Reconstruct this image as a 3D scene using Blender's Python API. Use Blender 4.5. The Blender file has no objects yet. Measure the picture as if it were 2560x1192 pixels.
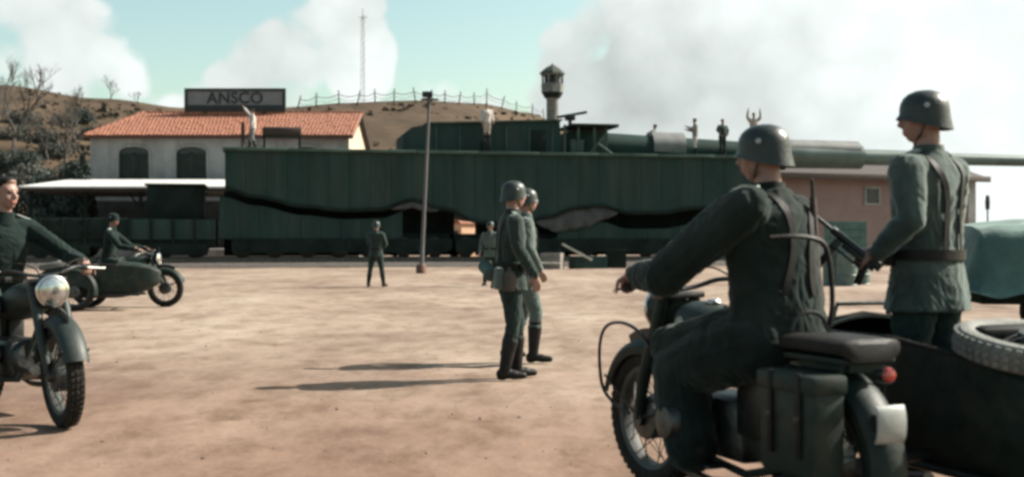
import bpy, bmesh, math, random
from mathutils import Vector as V, Matrix as M, Quaternion, noise, kdtree, Euler
from mathutils.bvhtree import BVHTree
R = math.radians
random.seed(7)
S = bpy.context.scene
COL = S.collection

# ------------------------------------------------------------------ camera
CAM_H, FPX, HOR = 1.236, 3000.0, 602.0
cam = bpy.data.cameras.new('camera'); cam_o = bpy.data.objects.new('camera', cam); COL.objects.link(cam_o)
cam.sensor_width = 36.0; cam.lens = FPX / 2560 * 36; cam.clip_start = 0.05; cam.clip_end = 3000
cam_o.location = (0, 0, CAM_H); cam_o.rotation_euler = (R(90) + math.atan(6 / FPX), 0, 0)
cam.dof.use_dof = True; cam.dof.focus_distance = 11.5; cam.dof.aperture_fstop = 2.4
S.camera = cam_o
S.view_settings.view_transform = 'Standard'; S.view_settings.look = 'None'
S.view_settings.gamma = 1.0; S.view_settings.use_curve_mapping = False
S.view_settings.exposure = 1.15
try:
    S.cycles.pixel_filter_type = 'BLACKMAN_HARRIS'; S.cycles.filter_width = 3.0
    S.cycles.max_bounces = 6
except Exception: pass

# ------------------------------------------------------------------ sun and sky
SUN_AZ, SUN_EL = math.atan2(0.95, 0.29), R(38.5)      # azimuth from +Y towards +X
sun_dir = V((math.sin(SUN_AZ) * math.cos(SUN_EL), math.cos(SUN_AZ) * math.cos(SUN_EL), math.sin(SUN_EL)))
sl = bpy.data.lights.new('sun', 'SUN'); sl.energy = 5.0; sl.angle = R(0.6); sl.color = (1.0, 0.93, 0.84)
so = bpy.data.objects.new('sun', sl); COL.objects.link(so)
so.rotation_euler = sun_dir.to_track_quat('Z', 'Y').to_euler(); so.location = (40, 20, 60)

def pxdir(px, py):
    return V(((px - 1280) / FPX, 1, (HOR - py) / FPX)).normalized()

W = bpy.data.worlds.new('World'); S.world = W; W.use_nodes = True
nt = W.node_tree; N = nt.nodes; L = nt.links; N.clear()
def nd(t, **kw):
    n = N.new(t)
    for k, v in kw.items(): setattr(n, k, v)
    return n
def mth(op, a, b=None, c=None, clamp=False):
    n = N.new('ShaderNodeMath'); n.operation = op; n.use_clamp = clamp
    for i, x in enumerate((a, b, c)):
        if x is None: continue
        if isinstance(x, (int, float)): n.inputs[i].default_value = x
        else: L.new(x, n.inputs[i])
    return n.outputs[0]
out = nd('ShaderNodeOutputWorld')
sky = nd('ShaderNodeTexSky'); sky.sky_type = 'NISHITA'; sky.sun_disc = False
sky.sun_elevation = SUN_EL; sky.sun_rotation = SUN_AZ; sky.air_density = 1.0; sky.dust_density = 2.0; sky.ozone_density = 1.0
tint = nd('ShaderNodeMix', data_type='RGBA', blend_type='MULTIPLY'); tint.inputs[0].default_value = 1.0
L.new(sky.outputs[0], tint.inputs[6]); tint.inputs[7].default_value = (1.12, 1.16, 0.90, 1)
bg = nd('ShaderNodeBackground'); bg.inputs[1].default_value = 0.086; L.new(tint.outputs[2], bg.inputs[0])
tc = nd('ShaderNodeTexCoord')
def fbm(scale, detail, rough, off=(0, 0, 0), zs=1.6):
    mp = nd('ShaderNodeMapping'); mp.inputs['Location'].default_value = off; mp.inputs['Scale'].default_value = (1, 1, zs)
    L.new(tc.outputs['Generated'], mp.inputs[0])
    n = nd('ShaderNodeTexNoise'); n.inputs['Scale'].default_value = scale; n.inputs['Detail'].default_value = detail; n.inputs['Roughness'].default_value = rough
    L.new(mp.outputs[0], n.inputs[0]); return n.outputs[0]
def blob(px, py, rad, soft, amp):
    c = pxdir(px, py)
    n = nd('ShaderNodeVectorMath', operation='DISTANCE'); L.new(tc.outputs['Generated'], n.inputs[0]); n.inputs[1].default_value = c
    r = nd('ShaderNodeMapRange', interpolation_type='SMOOTHERSTEP')
    L.new(n.outputs['Value'], r.inputs[0]); r.inputs[1].default_value = (rad + soft) / FPX; r.inputs[2].default_value = max(0, rad - soft) / FPX
    r.inputs[3].default_value = 0; r.inputs[4].default_value = amp
    return r.outputs[0]
big = fbm(3.1, 2, 0.5, (3.1, 0.4, 1.2), 1.0); fine = fbm(11, 6, 0.58, (0.3, 1.7, 0.2), 1.0); shade = fbm(8.0, 5, 0.58, (5.2, 0.3, 2.2), 1.2)
acc = None
for b in [(70, 70, 165, 70, .6), (40, 210, 185, 70, .6), (-130, 120, 240, 80, .6), (860, 40, 110, 60, .6), (890, 150, 110, 55, .6), (760, 110, 130, 70, .55), (640, 200, 150, 70, .5),
          (1440, 150, 115, 70, .55), (1430, 270, 130, 80, .5), (1590, 90, 170, 90, .6), (1700, 260, 260, 110, .8), (1760, 80, 220, 90, .8), (2000, 180, 380, 130, .9), (2450, 170, 480, 160, .7),
          (330, 30, 110, 90, .24), (1130, 330, 160, 70, .4), (200, 330, 330, 70, .4), (440, 110, 130, 80, -.3), (1140, 110, 150, 80, -.35)]:
    o = blob(*b); acc = o if acc is None else mth('MAXIMUM', acc, o) if b[4] > 0 else mth('ADD', acc, o)
warp = nd('ShaderNodeTexNoise'); warp.inputs['Scale'].default_value = 16; warp.inputs['Detail'].default_value = 3; L.new(tc.outputs['Generated'], warp.inputs[0])
def vor(scale, off):
    mp = nd('ShaderNodeMapping'); mp.inputs['Location'].default_value = off; L.new(tc.outputs['Generated'], mp.inputs[0])
    wa = nd('ShaderNodeVectorMath', operation='MULTIPLY_ADD'); L.new(warp.outputs[1], wa.inputs[0]); wa.inputs[1].default_value = (.9 / scale,) * 3; L.new(mp.outputs[0], wa.inputs[2])
    n = nd('ShaderNodeTexVoronoi', feature='F1'); n.inputs['Scale'].default_value = scale; L.new(wa.outputs[0], n.inputs[0])
    return mth('SUBTRACT', .48, n.outputs['Distance'])
billow = mth('ADD', mth('MULTIPLY', vor(13, (.2, .1, .4)), .75), mth('MULTIPLY', vor(31, (1.2, .3, .1)), .42))
dens = mth('ADD', mth('ADD', mth('MULTIPLY', mth('SUBTRACT', fine, 0.5), .6), mth('MULTIPLY', billow, .85)), mth('ADD', mth('MULTIPLY', mth('SUBTRACT', big, 0.5), 1.0), acc))
mask = nd('ShaderNodeMapRange', interpolation_type='SMOOTHSTEP'); L.new(dens, mask.inputs[0])
mask.inputs[1].default_value = 0.20; mask.inputs[2].default_value = 0.42
# cloud brightness: noise relief, brighter towards the sun
sd = nd('ShaderNodeVectorMath', operation='DOT_PRODUCT'); L.new(tc.outputs['Generated'], sd.inputs[0]); sd.inputs[1].default_value = sun_dir
sunny = nd('ShaderNodeMapRange'); L.new(sd.outputs['Value'], sunny.inputs[0]); sunny.inputs[1].default_value = 0.35; sunny.inputs[2].default_value = 0.78; sunny.inputs[3].default_value = 0.0; sunny.inputs[4].default_value = 0.75
rel = mth('ADD', mth('MULTIPLY', mth('SUBTRACT', shade, 0.45), 1.2), mth('MULTIPLY', billow, .55))
grey = mth('SUBTRACT', 0.62, mth('ADD', blob(1640, 220, 260, 220, .38), blob(600, 180, 130, 110, .34)))
lum = mth('ADD', mth('ADD', grey, rel), sunny.outputs[0], clamp=True)
cr = nd('ShaderNodeValToRGB'); L.new(lum, cr.inputs[0])
cr.color_ramp.elements[0].position = 0.0; cr.color_ramp.elements[0].color = (.44, .48, .465, 1)
cr.color_ramp.elements[1].position = 1.0; cr.color_ramp.elements[1].color = (.84, .90, .88, 1)
bg2 = nd('ShaderNodeBackground'); L.new(cr.outputs[0], bg2.inputs[0]); bg2.inputs[1].default_value = 0.54
mx = nd('ShaderNodeMixShader'); L.new(mask.outputs[0], mx.inputs[0]); L.new(bg.outputs[0], mx.inputs[1]); L.new(bg2.outputs[0], mx.inputs[2])
L.new(mx.outputs[0], out.inputs[0])
try: W.cycles.sampling_method = 'MANUAL'; W.cycles.sample_map_resolution = 512
except Exception: pass

# ------------------------------------------------------------------ materials
MATS = {}
def mat(name, col, rough=0.7, var=0.25, scale=6.0, bump=0.0, bscale=40.0, metal=0.0, sheen=0.0, spec=0.5, col2=None, coat=0.0, stretch=(1, 1, 1), dust=None):
    if name in MATS: return MATS[name]
    m = bpy.data.materials.new(name); m.use_nodes = True; t = m.node_tree; b = t.nodes['Principled BSDF']
    b.inputs['Roughness'].default_value = rough; b.inputs['Metallic'].default_value = metal
    b.inputs['Specular IOR Level'].default_value = spec
    if sheen:
        b.inputs['Sheen Weight'].default_value = sheen; b.inputs['Sheen Roughness'].default_value = 0.45
        b.inputs['Sheen Tint'].default_value = (.85, .95, .9, 1)
    if coat: b.inputs['Coat Weight'].default_value = coat; b.inputs['Coat Roughness'].default_value = .15
    tcn = t.nodes.new('ShaderNodeTexCoord'); mp = t.nodes.new('ShaderNodeMapping'); mp.inputs['Scale'].default_value = stretch
    t.links.new(tcn.outputs['Object'], mp.inputs[0])
    n = t.nodes.new('ShaderNodeTexNoise'); n.inputs['Scale'].default_value = scale; n.inputs['Detail'].default_value = 6; n.inputs['Roughness'].default_value = .62
    t.links.new(mp.outputs[0], n.inputs[0])
    r = t.nodes.new('ShaderNodeValToRGB'); t.links.new(n.outputs[0], r.inputs[0])
    c2 = col2 if col2 else tuple(min(1, c * (1 + var * 1.4)) for c in col)
    c1 = col if col2 else tuple(c * (1 - var) for c in col)
    r.color_ramp.elements[0].position = .32; r.color_ramp.elements[0].color = (*c1, 1)
    r.color_ramp.elements[1].position = .70; r.color_ramp.elements[1].color = (*c2, 1)
    colour = r.outputs[0]
    if dust:                                                   # (colour, amount, scale, stretch): patchy dust, streaks or stains
        dc, da, ds, dst = dust
        m2 = t.nodes.new('ShaderNodeMapping'); m2.inputs['Scale'].default_value = dst; m2.inputs['Location'].default_value = (3.1, 1.7, 5.3); t.links.new(tcn.outputs['Object'], m2.inputs[0])
        n3 = t.nodes.new('ShaderNodeTexNoise'); n3.inputs['Scale'].default_value = ds; n3.inputs['Detail'].default_value = 7; n3.inputs['Roughness'].default_value = .68; t.links.new(m2.outputs[0], n3.inputs[0])
        mr = t.nodes.new('ShaderNodeMapRange'); mr.inputs[1].default_value = .46; mr.inputs[2].default_value = .72; mr.inputs[4].default_value = da; t.links.new(n3.outputs[0], mr.inputs[0])
        mixn = t.nodes.new('ShaderNodeMix'); mixn.data_type = 'RGBA'; t.links.new(mr.outputs[0], mixn.inputs[0]); t.links.new(colour, mixn.inputs[6]); mixn.inputs[7].default_value = (*dc, 1); colour = mixn.outputs[2]
    t.links.new(colour, b.inputs['Base Color'])
    rm = t.nodes.new('ShaderNodeMapRange'); t.links.new(n.outputs[0], rm.inputs[0])
    rm.inputs[3].default_value = max(.03, rough - .14); rm.inputs[4].default_value = min(1, rough + .14); t.links.new(rm.outputs[0], b.inputs['Roughness'])
    if bump:
        n2 = t.nodes.new('ShaderNodeTexNoise'); n2.inputs['Scale'].default_value = bscale; n2.inputs['Detail'].default_value = 5
        t.links.new(mp.outputs[0], n2.inputs[0])
        bp = t.nodes.new('ShaderNodeBump'); bp.inputs['Strength'].default_value = bump; bp.inputs['Distance'].default_value = .02
        t.links.new(n2.outputs[0], bp.inputs['Height']); t.links.new(bp.outputs[0], b.inputs['Normal'])
    MATS[name] = m; return m

wool      = mat('field_grey_wool', (.020, .031, .028), .9, .3, 7, .25, 60, sheen=.25, spec=.05, dust=((.055, .052, .044), .3, 5, (1, 1, 1)))
wool_lt   = mat('pale_field_grey_wool', (.064, .084, .076), .9, .3, 7, .25, 60, sheen=.4, spec=.05, dust=((.11, .105, .09), .35, 5, (1, 1, 1)))
wool_dk   = mat('dark_wool', (.012, .020, .018), .9, .3, 7, .25, 60, sheen=.06, spec=.05)
wool_mid  = mat('mid_field_grey_wool', (.044, .061, .055), .9, .3, 7, .25, 60, sheen=.4, spec=.05, dust=((.085, .085, .074), .35, 5, (1, 1, 1)))
rubber_coat = mat('rubberised_coat', (.0115, .018, .016), .85, .35, 5, .3, 30, sheen=.14, spec=.04, dust=((.045, .046, .040), .3, 4, (1, 1, 1)))
trouser   = mat('trouser_cloth', (.020, .031, .028), .9, .3, 7, .25, 60, sheen=.08, spec=.05)
khaki     = mat('pale_cotton', (.30, .255, .22), .9, .15, 8, .2, 60, sheen=.2, spec=.15)
offwhite  = mat('offwhite_cotton', (.40, .37, .345), .9, .12, 8, .2, 60, spec=.15)
leather   = mat('black_leather', (.010, .0098, .0095), .55, .4, 20, .12, 90, spec=.15, dust=((.035, .030, .025), .35, 7, (1, 1, 1)))
brown_lth = mat('brown_leather', (.035, .022, .016), .5, .4, 20, .3, 90)
skin      = mat('skin', (.235, .135, .105), .55, .12, 25, .1, 120)
hairm     = mat('dark_hair', (.009, .007, .006), .6, .3, 60, .4, 200, spec=.15)
eyem      = mat('eye_dark', (.02, .014, .012), .3, .2, 40)
steel_grn = mat('helmet_paint', (.016, .023, .0205), .40, .35, 18, .15, 80, spec=.35, dust=((.055, .052, .044), .35, 9, (1, 1, 1)))
emblem    = mat('pale_decal', (.26, .28, .27), .6, .15, 60)
bike_grn  = mat('dusty_green_paint', (.007, .015, .0125), .55, .5, 9, .08, 60, col2=(.016, .028, .024), spec=.2, dust=((.075, .062, .050), .4, 5, (1, 1, 1)))
bike_blk  = mat('black_paint', (.010, .011, .011), .4, .4, 12, .06, 60, coat=.1)
tyre_dust = mat('sunlit_tyre_rubber', (.10, .105, .095), .8, .3, 8, .3, 55, col2=(.20, .20, .18))  # sun glare on the spare wheel put into a paler tyre colour
tyre_m    = mat('tyre_rubber', (.012, .0115, .011), .85, .4, 25, .5, 55, col2=(.032, .028, .024), spec=.15)
chrome    = mat('worn_chrome', (.60, .60, .58), .22, .2, 22, .05, 60, metal=1.0)
alu       = mat('dull_aluminium', (.085, .09, .088), .5, .35, 18, .15, 70, metal=1.0)
dusty_rim = mat('dusty_steel_rim', (.055, .058, .055), .65, .35, 12, .1, 60, metal=.2)
exhaust_m = mat('burnt_exhaust', (.10, .085, .07), .5, .5, 12, .1, 50, metal=.7)
gunmetal  = mat('gunmetal', (.022, .023, .024), .35, .3, 30, .05, 80, metal=.6)
wood_m    = mat('worn_wood', (.030, .020, .014), .65, .4, 10, .3, 50, stretch=(1, 1, 6))
white_pl  = mat('white_enamel', (.27, .28, .265), .45, .15, 12, .05, 50)
glass_m   = mat('lamp_glass', (.42, .43, .42), .16, .25, 30, metal=.85, coat=1.0)
red_gl    = mat('red_glass', (.28, .02, .015), .15, .2, 10, coat=.6)
train_grn = mat('train_green_paint', (.015, .032, .029), .72, .35, .7, .25, 8, col2=(.026, .050, .046), stretch=(1, 1, .35), spec=.1, dust=((.055, .062, .055), .6, 1.6, (1, 1, .10)))
train_dk  = mat('train_dark_paint', (.010, .016, .014), .8, .4, 1.2, .2, 10, spec=.1)
train_lt  = mat('train_pale_green', (.050, .078, .066), .65, .3, 1.0, .2, 10, spec=.1)
barrel_d  = mat('dark_barrel_paint', (.016, .034, .030), .7, .3, .8, .15, 8, spec=.1)
barrel_m  = mat('gun_barrel_paint', (.075, .11, .098), .42, .25, .8, .12, 10, spec=.5)
sleeve_m  = mat('bare_grey_sleeve', (.13, .135, .13), .55, .2, 1.5, .1, 10)
canvas_g  = mat('grey_canvas', (.060, .064, .066), .9, .25, 2, .4, 12, spec=.15)
canvas_t  = mat('teal_canvas', (.052, .098, .087), .85, .3, 2.2, .35, 14, sheen=.3, spec=.2)
plaster   = mat('grey_white_plaster', (.25, .245, .24), .9, .2, 1.1, .3, 10, col2=(.34, .335, .325), dust=((.11, .10, .09), .6, .9, (1, 1, .18)))
plaster_sunlit = mat('sunlit_plaster', (.38, .32, .235), .9, .15, 1.1, .3, 10)  # sunlight on the gable end put into a warmer, paler plaster
plaster_p = mat('pink_plaster', (.25, .165, .150), .9, .15, .6, .3, 10, col2=(.33, .225, .205))
plaster_c = mat('grey_cement', (.36, .34, .32), .9, .2, 1.0, .3, 10)
tile_m    = mat('terracotta_tile', (.175, .062, .035), .8, .3, 2.2, .2, 20, col2=(.27, .108, .060))
dkwood    = mat('dark_timber', (.030, .020, .015), .75, .4, 3, .3, 20)
shutter_m = mat('green_shutter', (.011, .025, .021), .6, .3, 3, .1, 20)
concrete  = mat('white_concrete', (.45, .445, .43), .85, .12, 1.5, .15, 12)
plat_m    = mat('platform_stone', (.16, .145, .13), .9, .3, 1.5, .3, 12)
sign_m    = mat('sign_grey', (.18, .185, .19), .8, .15, 2)
sign_d    = mat('sign_dark', (.020, .026, .024), .7, .25, 3)
pole_m    = mat('pole_grey_paint', (.075, .070, .070), .7, .3, 3, .1, 20, stretch=(1, 1, .2))
ballast_m = mat('ballast', (.055, .048, .042), .95, .5, 9, .8, 16)
rail_m    = mat('rail_steel', (.10, .085, .075), .5, .4, 6, .1, 30, metal=.5)
slate_m   = mat('tower_roof', (.020, .030, .024), .8, .3, 3)
tower_m   = mat('tower_wall', (.12, .125, .12), .85, .3, 2)
bark_m    = mat('bark', (.060, .050, .042), .9, .4, 8, .5, 30)
leaf_d    = mat('dark_foliage', (.014, .026, .020), .7, .5, 1.2, col2=(.040, .055, .042))
leaf_g    = mat('grey_green_foliage', (.022, .028, .022), .7, .4, 1.2, col2=(.050, .052, .040))
drum_m    = mat('drum_paint', (.075, .105, .092), .55, .3, 5, .1, 20)
crate_m   = mat('green_crate', (.055, .105, .092), .8, .3, 4, .2, 20)
stone_m   = mat('clod', (.17, .125, .098), .95, .35, 14, .5, 40)

# ------------------------------------------------------------------ mesh helpers
class MB:
    def __init__(s): s.v = []; s.f = []
    def add(s, vs, fs):
        o = len(s.v); s.v += [tuple(v) for v in vs]; s.f += [tuple(i + o for i in f) for f in fs]; return s
    def box(s, x0, x1, y0, y1, z0, z1, b=0.0):
        if b <= 0:
            vs = [(x, y, z) for x in (x0, x1) for y in (y0, y1) for z in (z0, z1)]
            return s.add(vs, [(0, 1, 3, 2), (4, 6, 7, 5), (0, 4, 5, 1), (2, 3, 7, 6), (0, 2, 6, 4), (1, 5, 7, 3)])
        c = V(((x0 + x1) / 2, (y0 + y1) / 2, (z0 + z1) / 2)); h = V((abs(x1 - x0) / 2, abs(y1 - y0) / 2, abs(z1 - z0) / 2)); b = min(b, *(x * .9 for x in h))
        bm = bmesh.new(); bmesh.ops.create_cube(bm, size=2)
        for v in bm.verts: v.co = V((v.co.x * h.x, v.co.y * h.y, v.co.z * h.z)) + c
        bmesh.ops.bevel(bm, geom=bm.edges[:], offset=b, segments=2, affect='EDGES', profile=.5)
        bm.verts.index_update(); s.add([v.co for v in bm.verts], [[v.index for v in f.verts] for f in bm.faces]); bm.free(); return s
    def obox(s, c, size, rot, b=0.0):
        t = MB().box(-size[0] / 2, size[0] / 2, -size[1] / 2, size[1] / 2, -size[2] / 2, size[2] / 2, b)
        q = rot if isinstance(rot, (M, Quaternion)) else Euler(rot).to_matrix()
        return s.add([(q @ V(v)) + V(c) for v in t.v], t.f)
    def loft(s, rings, caps=True, closed=False):
        n = len(rings[0]); vs = [p for r in rings for p in r]; fs = []
        m = len(rings)
        for i in range(m if closed else m - 1):
            j = (i + 1) % m
            for k in range(n):
                l = (k + 1) % n; fs.append((i * n + k, i * n + l, j * n + l, j * n + k))
        if caps and not closed:
            fs.append(tuple(range(n - 1, -1, -1))); fs.append(tuple(range((m - 1) * n, m * n)))
        return s.add(vs, fs)
    def tube(s, pts, r, n=8, caps=True, closed=False):
        pts = [V(p) for p in pts]; rr = r if isinstance(r, (list, tuple)) else [r] * len(pts)
        rings = []; up = None; m = len(pts)
        for i, p in enumerate(pts):
            a = pts[i - 1] if (i > 0 or closed) else p; b = pts[(i + 1) % m] if (i < m - 1 or closed) else p
            t = (b - a).normalized()
            if up is None:
                up = V((0, 0, 1)) if abs(t.z) < .9 else V((1, 0, 0))
            x = t.cross(up); x = x.normalized() if x.length > 1e-6 else t.orthogonal().normalized(); y = x.cross(t).normalized(); up = y
            rings.append([p + rr[i] * (math.cos(2 * math.pi * k / n) * x + math.sin(2 * math.pi * k / n) * y) for k in range(n)])
        return s.loft(rings, caps, closed)
    def lathe(s, prof, o=(0, 0, 0), ax=(0, 0, 1), n=20, closed=False):
        ax = V(ax).normalized(); x = ax.orthogonal().normalized(); y = ax.cross(x); o = V(o)
        rings = [[o + ax * h + max(r, 1e-4) * (math.cos(2 * math.pi * k / n) * x + math.sin(2 * math.pi * k / n) * y) for k in range(n)] for r, h in prof]
        return s.loft(rings, True, closed)
    def ball(s, c, r, n=10, m=7):
        rx, ry, rz = r if isinstance(r, (tuple, list)) else (r, r, r)
        rings = []
        for i in range(m + 1):
            a = -math.pi / 2 + math.pi * i / m; cz = math.sin(a); cr = max(math.cos(a), .02)
            rings.append([V(c) + V((rx * cr * math.cos(2 * math.pi * k / n), ry * cr * math.sin(2 * math.pi * k / n), rz * cz)) for k in range(n)])
        return s.loft(rings)
    def prism(s, pts, y0, y1):      # polygon in x,z extruded along y
        n = len(pts); vs = [(x, y0, z) for x, z in pts] + [(x, y1, z) for x, z in pts]
        return s.add(vs, [tuple(range(n)), tuple(range(2 * n - 1, n - 1, -1))] + [(i, i + n, (i + 1) % n + n, (i + 1) % n) for i in range(n)])
    def mesh(s, name, m=None, smooth=35):
        me = bpy.data.meshes.new(name); me.from_pydata(s.v, [], s.f)
        bm = bmesh.new(); bm.from_mesh(me); bmesh.ops.recalc_face_normals(bm, faces=bm.faces[:]); bm.to_mesh(me); bm.free()
        if smooth:
            me.shade_smooth(); me.set_sharp_from_angle(angle=R(smooth))
        if m: me.materials.append(m)
        return me
    def obj(s, name, m, parent=None, smooth=35):
        return link(name, s.mesh(name, m, smooth), parent)

def link(name, me, parent=None):
    o = bpy.data.objects.new(name, me); COL.objects.link(o)
    if parent: o.parent = parent
    return o
def empty(name, loc=(0, 0, 0), rz=0.0):
    o = bpy.data.objects.new(name, None); COL.objects.link(o); o.location = loc; o.rotation_euler = (0, 0, rz); o.empty_display_size = .2; return o
def tag(o, label=None, cat=None, group=None, kind=None):
    for k, v in (('label', label), ('category', cat), ('group', group), ('kind', kind)):
        if v: o[k] = v
    return o
CACHE = {}
def part(key, name, m, parent, fn, smooth=35):
    if key not in CACHE:
        b = MB(); fn(b); CACHE[key] = b.mesh(name, m, smooth)
    return link(name, CACHE[key], parent)
def at(px, py, d):
    return V(((px - 1280) / FPX * d, d, CAM_H + (HOR - py) / FPX * d))
def spl(pts, n=5):
    P_ = [V(p) for p in pts]; o = []
    for i in range(len(P_) - 1):
        a, b, c, d = P_[max(0, i - 1)], P_[i], P_[i + 1], P_[min(len(P_) - 1, i + 2)]
        for k in range(n):
            t = k / n; o.append(.5 * ((2 * b) + (c - a) * t + (2 * a - 5 * b + 4 * c - d) * t * t + (3 * b - a - 3 * c + d) * t ** 3))
    return o + [P_[-1]]
def gd(py): return CAM_H * FPX / (py - HOR)      # depth of a ground point seen at row py
def lerp(a, b, t): return a + (b - a) * t
def interp(tab, x):
    if x <= tab[0][0]: return tab[0][1]
    for (x0, y0), (x1, y1) in zip(tab, tab[1:]):
        if x <= x1:
            t = (x - x0) / (x1 - x0); t = t * t * (3 - 2 * t); return lerp(y0, y1, t)
    return tab[-1][1]
# ------------------------------------------------------------------ ground
def build_ground():
    def axis(lo, hi, d0, d1, step, grow):
        a = [d0]; x = d0
        while x < d1: x += step; a.append(x)
        s = step
        while x < hi: s *= grow; x += s; a.append(x)
        x = d0; s = step; b = []
        while x > lo: s *= grow; x -= s; b.append(x)
        return b[::-1] + a
    xs = axis(-900, 900, -5.5, 4.5, .075, 1.09); ys = axis(-60, 1500, 4.2, 16, .075, 1.035)
    vs = []
    for y in ys:
        for x in xs:
            if abs(x) < 60 and y < 120:
                z = .020 * noise.noise((x * .55, y * .55, 0)) + .010 * noise.noise((x * 2.1, y * 2.1, 3)) + .006 * noise.noise((x * 7, y * 7, 5))
                t = y - 8.6 - .22 * x + .5 * math.sin(x * .35)          # old wheel ruts crossing the yard
                for o_ in (0, 1.15, 3.4, 4.5): z -= .030 * math.exp(-((t - o_) / .09) ** 2) * (.6 + .8 * noise.noise((x * .8, o_, 1)))
                z = z * .8 - .012
            else: z = -.012
            vs.append((x, y, z))
    nx = len(xs); fs = [(j * nx + i, j * nx + i + 1, (j + 1) * nx + i + 1, (j + 1) * nx + i) for j in range(len(ys) - 1) for i in range(nx - 1)]
    me = bpy.data.meshes.new('ground'); me.from_pydata(vs, [], fs); me.shade_smooth()
    m = bpy.data.materials.new('dusty_yard'); m.use_nodes = True; t = m.node_tree; b = t.nodes['Principled BSDF']
    b.inputs['Roughness'].default_value = .95; b.inputs['Specular IOR Level'].default_value = .15
    tcn = t.nodes.new('ShaderNodeTexCoord')
    def nz(sc, det, ro, stretch=(1, 1, 1)):
        mp = t.nodes.new('ShaderNodeMapping'); mp.inputs['Scale'].default_value = stretch; t.links.new(tcn.outputs['Object'], mp.inputs[0])
        n = t.nodes.new('ShaderNodeTexNoise'); n.inputs['Scale'].default_value = sc; n.inputs['Detail'].default_value = det; n.inputs['Roughness'].default_value = ro
        t.links.new(mp.outputs[0], n.inputs[0]); return n.outputs[0]
    def ramp(src, stops):
        r = t.nodes.new('ShaderNodeValToRGB'); t.links.new(src, r.inputs[0])
        while len(r.color_ramp.elements) < len(stops): r.color_ramp.elements.new(.5)
        for e, (p, c) in zip(r.color_ramp.elements, stops): e.position = p; e.color = (*c, 1)
        return r.outputs[0]
    def mix(a, b_, f, mode='MIX'):
        n = t.nodes.new('ShaderNodeMix'); n.data_type = 'RGBA'; n.blend_type = mode
        if isinstance(f, float): n.inputs[0].default_value = f
        else: t.links.new(f, n.inputs[0])
        t.links.new(a, n.inputs[6]); t.links.new(b_, n.inputs[7]); return n.outputs[2]
    base = ramp(nz(.24, 5, .6, (1.2, .6, 1)), [(.30, (.150, .102, .080)), (.48, (.238, .180, .140)), (.66, (.315, .258, .206))])
    mid = ramp(nz(1.5, 8, .66, (1.5, .7, 1)), [(.34, (.58, .53, .48)), (.54, (1, 1, 1)), (.8, (1.16, 1.14, 1.10))])
    c = mix(base, mid, .75, 'MULTIPLY')
    blot = ramp(nz(4.3, 9, .72, (1.4, .7, 1)), [(.33, (.66, .60, .55)), (.50, (1, 1, 1)), (.75, (1.14, 1.12, 1.1))])
    c = mix(c, blot, .5, 'MULTIPLY')
    damp = ramp(nz(.6, 7, .7, (1.3, .7, 1)), [(.56, (1, 1, 1)), (.70, (.60, .52, .47))])
    c = mix(c, damp, .8, 'MULTIPLY')
    grit = ramp(nz(26, 6, .7), [(.30, (.55, .50, .46)), (.46, (1, 1, 1)), (.72, (1.05, 1.04, 1.02)), (.80, (1.3, 1.28, 1.25))])
    c = mix(c, grit, .35, 'MULTIPLY')
    sx = t.nodes.new('ShaderNodeSeparateXYZ'); t.links.new(tcn.outputs['Object'], sx.inputs[0])       # redder soil on the near side of the yard
    ad = t.nodes.new('ShaderNodeMath'); ad.operation = 'MULTIPLY_ADD'; t.links.new(nz(.5, 5, .65), ad.inputs[0]); ad.inputs[1].default_value = 7.0; t.links.new(sx.outputs[1], ad.inputs[2])
    mr = t.nodes.new('ShaderNodeMapRange'); t.links.new(ad.outputs[0], mr.inputs[0]); mr.inputs[1].default_value = 17.5; mr.inputs[2].default_value = 8.5; mr.inputs[3].default_value = 0; mr.inputs[4].default_value = 1.0
    red = t.nodes.new('ShaderNodeRGB'); red.outputs[0].default_value = (.76, .63, .58, 1)
    c = mix(c, red.outputs[0], mr.outputs[0], 'MULTIPLY')
    t.links.new(c, b.inputs['Base Color'])
    bp = t.nodes.new('ShaderNodeBump'); bp.inputs['Strength'].default_value = .5; bp.inputs['Distance'].default_value = .03
    t.links.new(nz(9, 10, .68), bp.inputs['Height']); t.links.new(bp.outputs[0], b.inputs['Normal'])
    me.materials.append(m)
    return tag(link('ground', me), 'dusty tan dirt yard with faint wheel ruts', kind='structure')
build_ground()
def clods():
    b = MB(); rnd = random.Random(3)
    for i in range(420):
        y = 4.5 + 22 * rnd.random() ** 1.6; x = (rnd.random() * 2 - 1) * .55 * y
        r = .006 + .016 * rnd.random() ** 4
        vs = [V((x, y, -.008)) + V((dx * r * rnd.uniform(.7, 1.4), dy * r * rnd.uniform(.7, 1.4), dz * r * rnd.uniform(.5, 1))) for dx, dy, dz in
              ((1, 0, 0), (-1, 0, 0), (0, 1, 0), (0, -1, 0), (0, 0, 1.0), (0, 0, -1))]
        b.add(vs, [(0, 2, 4), (2, 1, 4), (1, 3, 4), (3, 0, 4), (2, 0, 5), (1, 2, 5), (3, 1, 5), (0, 3, 5)])
    return tag(b.obj('loose_stones', stone_m, None, 0), 'loose pebbles and clods on the dirt yard', 'stones', kind='stuff')
clods()

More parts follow.
